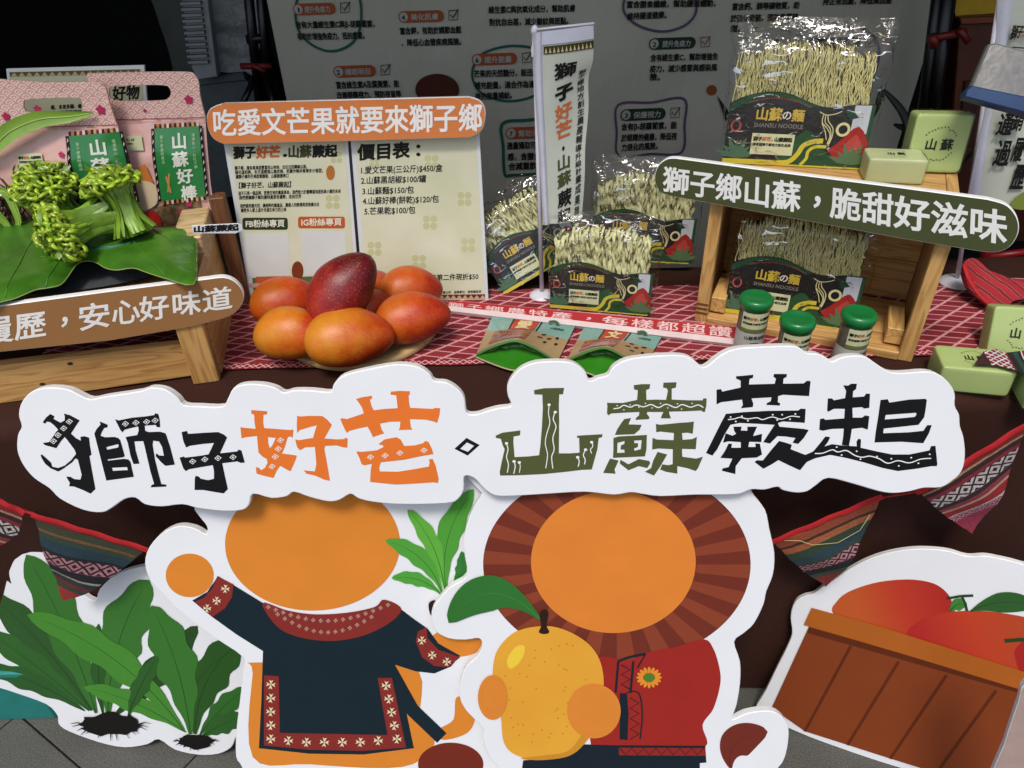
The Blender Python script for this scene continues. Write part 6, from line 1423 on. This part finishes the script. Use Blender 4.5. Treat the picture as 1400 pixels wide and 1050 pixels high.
    t = thing('big_leaf', 'large glossy dark green leaf spread on the crate under the fern bundles', 'leaf', PLf)
    edge = PLf.hs(smooth([(-90, 415), (-30, 412), (0, 405), (20, 400), (45, 390), (62, 387), (80, 382), (92, 368), (103, 354), (115, 350), (128, 352), (142, 360), (158, 363), (180, 361), (200, 368), (225, 376), (262, 381), (267, 350), (265, 315), (250, 305), (200, 302), (100, 290), (0, 290), (-90, 290)], 3))
    def lf(x, y):
        u = y; e = min((Vector((x, y)) - Vector(p)).length for p in edge)
        return -.012 * max(0, 1 - e / .04) ** 2 + .008 * noise.noise(Vector((x * 12, y * 12, 1))) + .003
    one(lambda b: b.sheet(edge, .009, lf, s.m), 'blade', t)
    lr = mat('leaf rim', '#8a9a50', .5)
    one(lambda b: b.tube([(p[0], p[1], lf(*p) + .0004) for p in edge + edge[:1]], .0009, lr, 5), 'rim', t)
    for pa, pb in (((120, 300), (60, 387)), ((150, 300), (225, 374)), ((60, 310), (5, 402)), ((200, 310), (262, 345))):
        one(lambda b: b.tube([(lambda q_: (q_[0], q_[1], lf(*q_) + .0006))(PLf.h(pa[0] + (pb[0] - pa[0]) * k / 10, pa[1] + (pb[1] - pa[1]) * k / 10)) for k in range(11)], .0009, mat('leaf vein', '#4c7428', .4), 4), 'vein', t)
    # fern bundles
    gf = mat('fresh fern green', '#a0bd30', .26, .36, 45, spec=.6, coat=.3); gs = mat('fern stem green', '#7da02c', .35, .35, 50, coat=.2); gd = mat('fern leaf green', '#7ca234', .34, .32, 26, coat=.2)
    def coil(b, p, d, r, rnd):
        up = Vector((rnd.uniform(-1, 1), rnd.uniform(-1, 1), rnd.uniform(-.3, 1))).normalized(); d = Vector(d).normalized(); e1 = d.cross(up).normalized(); path = []
        for i in range(11):
            th = i * .60; rr = r * (1 - i / 16); path.append(p + d * (rr * cos(th)) + (e1.cross(d)) * (rr * sin(th)) + e1 * (i * r * .035))
        st = [p + d * r - d.cross(e1) * 0 - d * 3.0 * r - (e1.cross(d)) * r * .6, path[0] - (e1.cross(d)) * r * .9]
        b.tube(st + path, lambda t: r * (.62 - .34 * t), gf, 6, flat=.75)
    def bundle(c, z, head_r, axis, n, label, lens, seed, hs=(1, 1, .75)):
        rnd = random.Random(seed); o = W(*c, z); t = thing('fern_bundle', label, 'fern bundle', o, 'bundles of bird nest fern shoots on the big leaf')
        ax = Vector(axis).normalized(); b = MB(); k = 0
        q = ax.to_track_quat('Z', 'Y')
        for i in range(n):
            f = (i + .5) / n; ph = i * 2.39996; ct = 1 - f * 1.15; stt = sqrt(max(0, 1 - ct * ct))
            d = q @ Vector((cos(ph) * stt * hs[0], sin(ph) * stt * hs[1], ct * hs[2])); p = d * head_r * rnd.uniform(.72, 1.10)
            coil(b, p, (d + Vector((rnd.uniform(-.5, .5), rnd.uniform(-.5, .5), rnd.uniform(-.5, .5)))), rnd.uniform(.0050, .0090), rnd)
        for i in range(n // 6):
            d = q @ Vector((rnd.gauss(0, .6), rnd.gauss(0, .6), rnd.uniform(.1, 1))).normalized(); p = d * head_r * rnd.uniform(.8, 1.15); a = Vector((rnd.uniform(-1, 1), rnd.uniform(-1, 1), rnd.uniform(-.5, 1))).normalized(); w_ = a.cross(d).normalized() * rnd.uniform(.003, .006); L_ = rnd.uniform(.010, .020)
            b.add([p, p + a * L_ * .5 + w_ + d * .003, p + a * L_ + d * .002, p + a * L_ * .5 - w_ + d * .003, p + a * L_ * .5], [(0, 1, 4), (1, 2, 4), (2, 3, 4), (3, 0, 4)], gd, True)
        b.build('curled_tips', t, kind='stuff')
        b = MB()
        for i in range(int(n * .55)):
            ph = i * 2.39996; rr = sqrt((i + .5) / (n * .55)); s0 = q @ Vector((cos(ph) * rr * head_r * .8, sin(ph) * rr * head_r * .8, 0)); s1 = -ax * lens * .55 + q @ Vector((cos(ph) * rr * head_r * .42, sin(ph) * rr * head_r * .42, 0)); s2 = -ax * lens + q @ Vector((cos(ph) * rr * head_r * .75, sin(ph) * rr * head_r * .75, 0))
            b.tube([s0 * 1.05, s0 * .5 + s1 * .5, s1, s2], lambda t_: .0045 - .0015 * t_, gs, 6)
        b.build('stems', t, kind='stuff')
        for i in range(18):
            ph = i * 2 * pi / 18 + rnd.uniform(-.25, .25); w = rnd.uniform(.011, .019); V = []; rnd_t = rnd.uniform(-.5, .5)
            for j in range(9):
                u = j / 8; cpos = q @ Vector((cos(ph), sin(ph), 0)) * (head_r * (.85 - .42 * sin(u * pi)) + .003) - ax * (lens * 1.05 * u - .25 * head_r); tn = (q @ Vector((-sin(ph), cos(ph), 0)) + q @ Vector((cos(ph), sin(ph), 0)) * rnd_t).normalized(); ww = w * (1 - .75 * u ** 2) * (.5 + .5 * min(1, u * 3))
                bl_ = q @ Vector((cos(ph), sin(ph), 0)) * .003
                V += [cpos - tn * ww, cpos + bl_, cpos + tn * ww]
            bb = MB(); bb.add(V, [(3 * j + k_, 3 * j + k_ + 1, 3 * j + k_ + 4, 3 * j + k_ + 3) for j in range(8) for k_ in range(2)], gd, True); bb.build('leaf_blade', t)
        one(lambda b: b.tube([tuple(-ax * lens * .5 + q @ Vector((cos(a), sin(a), 0)) * (head_r * .50)) for a in [2 * pi * i / 20 for i in range(21)]], .0012, mat('tan rubber band', '#a8702c', .6), 5), 'rubber_band', t)
    zb = zt + .055
    bundle((152, 252), zb + .085, .036, (-.25, .2, .95), 110, 'fern bundle standing upright at the back right, stems downward', .085, 2, (1.15, 1, .6))
    bundle((62, 258), zb + .065, .044, (-.05, -.25, .95), 150, 'fern bundle with dense curled tips at the back left', .075, 3)
    bundle((85, 318), zb + .033, .040, (-.62, -.72, -.05), 180, 'fern bundle lying in front with its tips toward the viewer', .085, 4, (1.15, 1, .7))
    bundle((108, 236), zb + .055, .030, (0, .1, 1), 40, 'fern bundle wedged between the two upright bundles at the back', .05, 5)
    # light leaves at the left
    lg = mat('pale green leaf', '#83a83c', .35, .12, 20, coat=.3, bump=.3, bs=60)
    def blade(P, pts, w, label):
        t = thing('long_leaf', label, 'leaf', P); q = P.hs(smooth(pts, 6, False)); n = len(q); V = []
        for i, p in enumerate(q):
            a = Vector(q[max(0, i - 1)]); c = Vector(q[min(n - 1, i + 1)]); tn = (c - a).normalized(); nn = Vector((-tn.y, tn.x)); k = w * sin(pi * min(.995, .12 + .88 * i / (n - 1))) ** .7; z_ = .01 * sin(i / n * 5)
            V += [(p[0] + nn.x * k, p[1] + nn.y * k, z_ + .004), (p[0], p[1], z_), (p[0] - nn.x * k, p[1] - nn.y * k, z_ + .004)]
        bb = MB(); bb.add(V, [(3 * j + k_ + 3, 3 * j + k_ + 4, 3 * j + k_ + 1, 3 * j + k_) for j in range(n - 1) for k_ in range(2)], lg, True); bb.build('blade', t)
        one(lambda b: b.tube([(p[0], p[1], .01 * sin(i / n * 5) + .001) for i, p in enumerate(q)], .001, mat('leaf midrib', '#a8c060', .4), 5), 'midrib', t)
    blade(vplane(base + Vector((-.1, -.05, 0)), 0, radians(10)), [(-40, 225), (-5, 200), (20, 178), (55, 163), (92, 160), (124, 155)], .014, 'light green pointed leaf arching across the left pink pouch')
    blade(vplane(base + Vector((-.15, -.08, 0)), 0, radians(10)), [(-60, 250), (-30, 265), (-6, 290), (14, 318)], .012, 'light green leaf tip at the left edge beside the fern bundles')
    blade(vplane(base + Vector((-.16, -.085, 0)), 0, radians(20)), [(-50, 300), (-20, 275), (10, 262), (24, 300), (14, 322)], .008, 'narrow green leaf curling at the left edge below the pale leaf tip')
    P = vplane(base + Vector((-.18, -.04, 0)), 0, 0); t = thing('brown_root_clump', 'brown fibrous clump at the left edge behind the fern bundles', 'root clump', P)
    def rt(b):
        rnd = random.Random(9); c = P.h(4, 262)
        for i in range(70):
            x0 = c[0] + rnd.uniform(-.05, .02); y0 = c[1] + rnd.uniform(-.045, .03); b.tube([(x0, y0, rnd.uniform(-.01, .01)), (x0 + rnd.uniform(-.01, .015), y0 - .02, rnd.uniform(-.01, .015)), (x0 + rnd.uniform(-.015, .02), y0 - .04, 0)], .0012, mat('brown root fibre', '#4a3018', .9, .3), 4)
    one(rt, 'root_fibres', t, kind='stuff')
left_display()
# ---------------------------------------------------------------- silver and blue packet at the top right
def packet():
    P = vplane((.66, .12, 1.05), radians(-10), radians(30)); t = thing('silver_packet', 'silver and dark blue packet corner reaching in at the upper right', 'packet', P)
    one(lambda b: b.slab(P.hs([(1352, 60), (1362, 58), (1460, 84), (1460, 158), (1400, 140), (1336, 126), (1328, 118)]), -.012, 0, mat('silver film', '#8c8a84', .28, .08, 12, .3, 20, metal=.6, bd=.01), mat('silver film edge', '#6a6a68', .4), .003), 'silver_panel', t)
    one(lambda b: b.slab(P.hs([(1328, 117), (1336, 119), (1400, 132), (1460, 146), (1460, 178), (1400, 155), (1318, 133), (1320, 124)]), -.016, .003, mat('dark blue film', '#1b3a63', .35, .1), mat('dark blue film', '#1b3a63', .35, .1), .002), 'blue_panel', t)
packet()
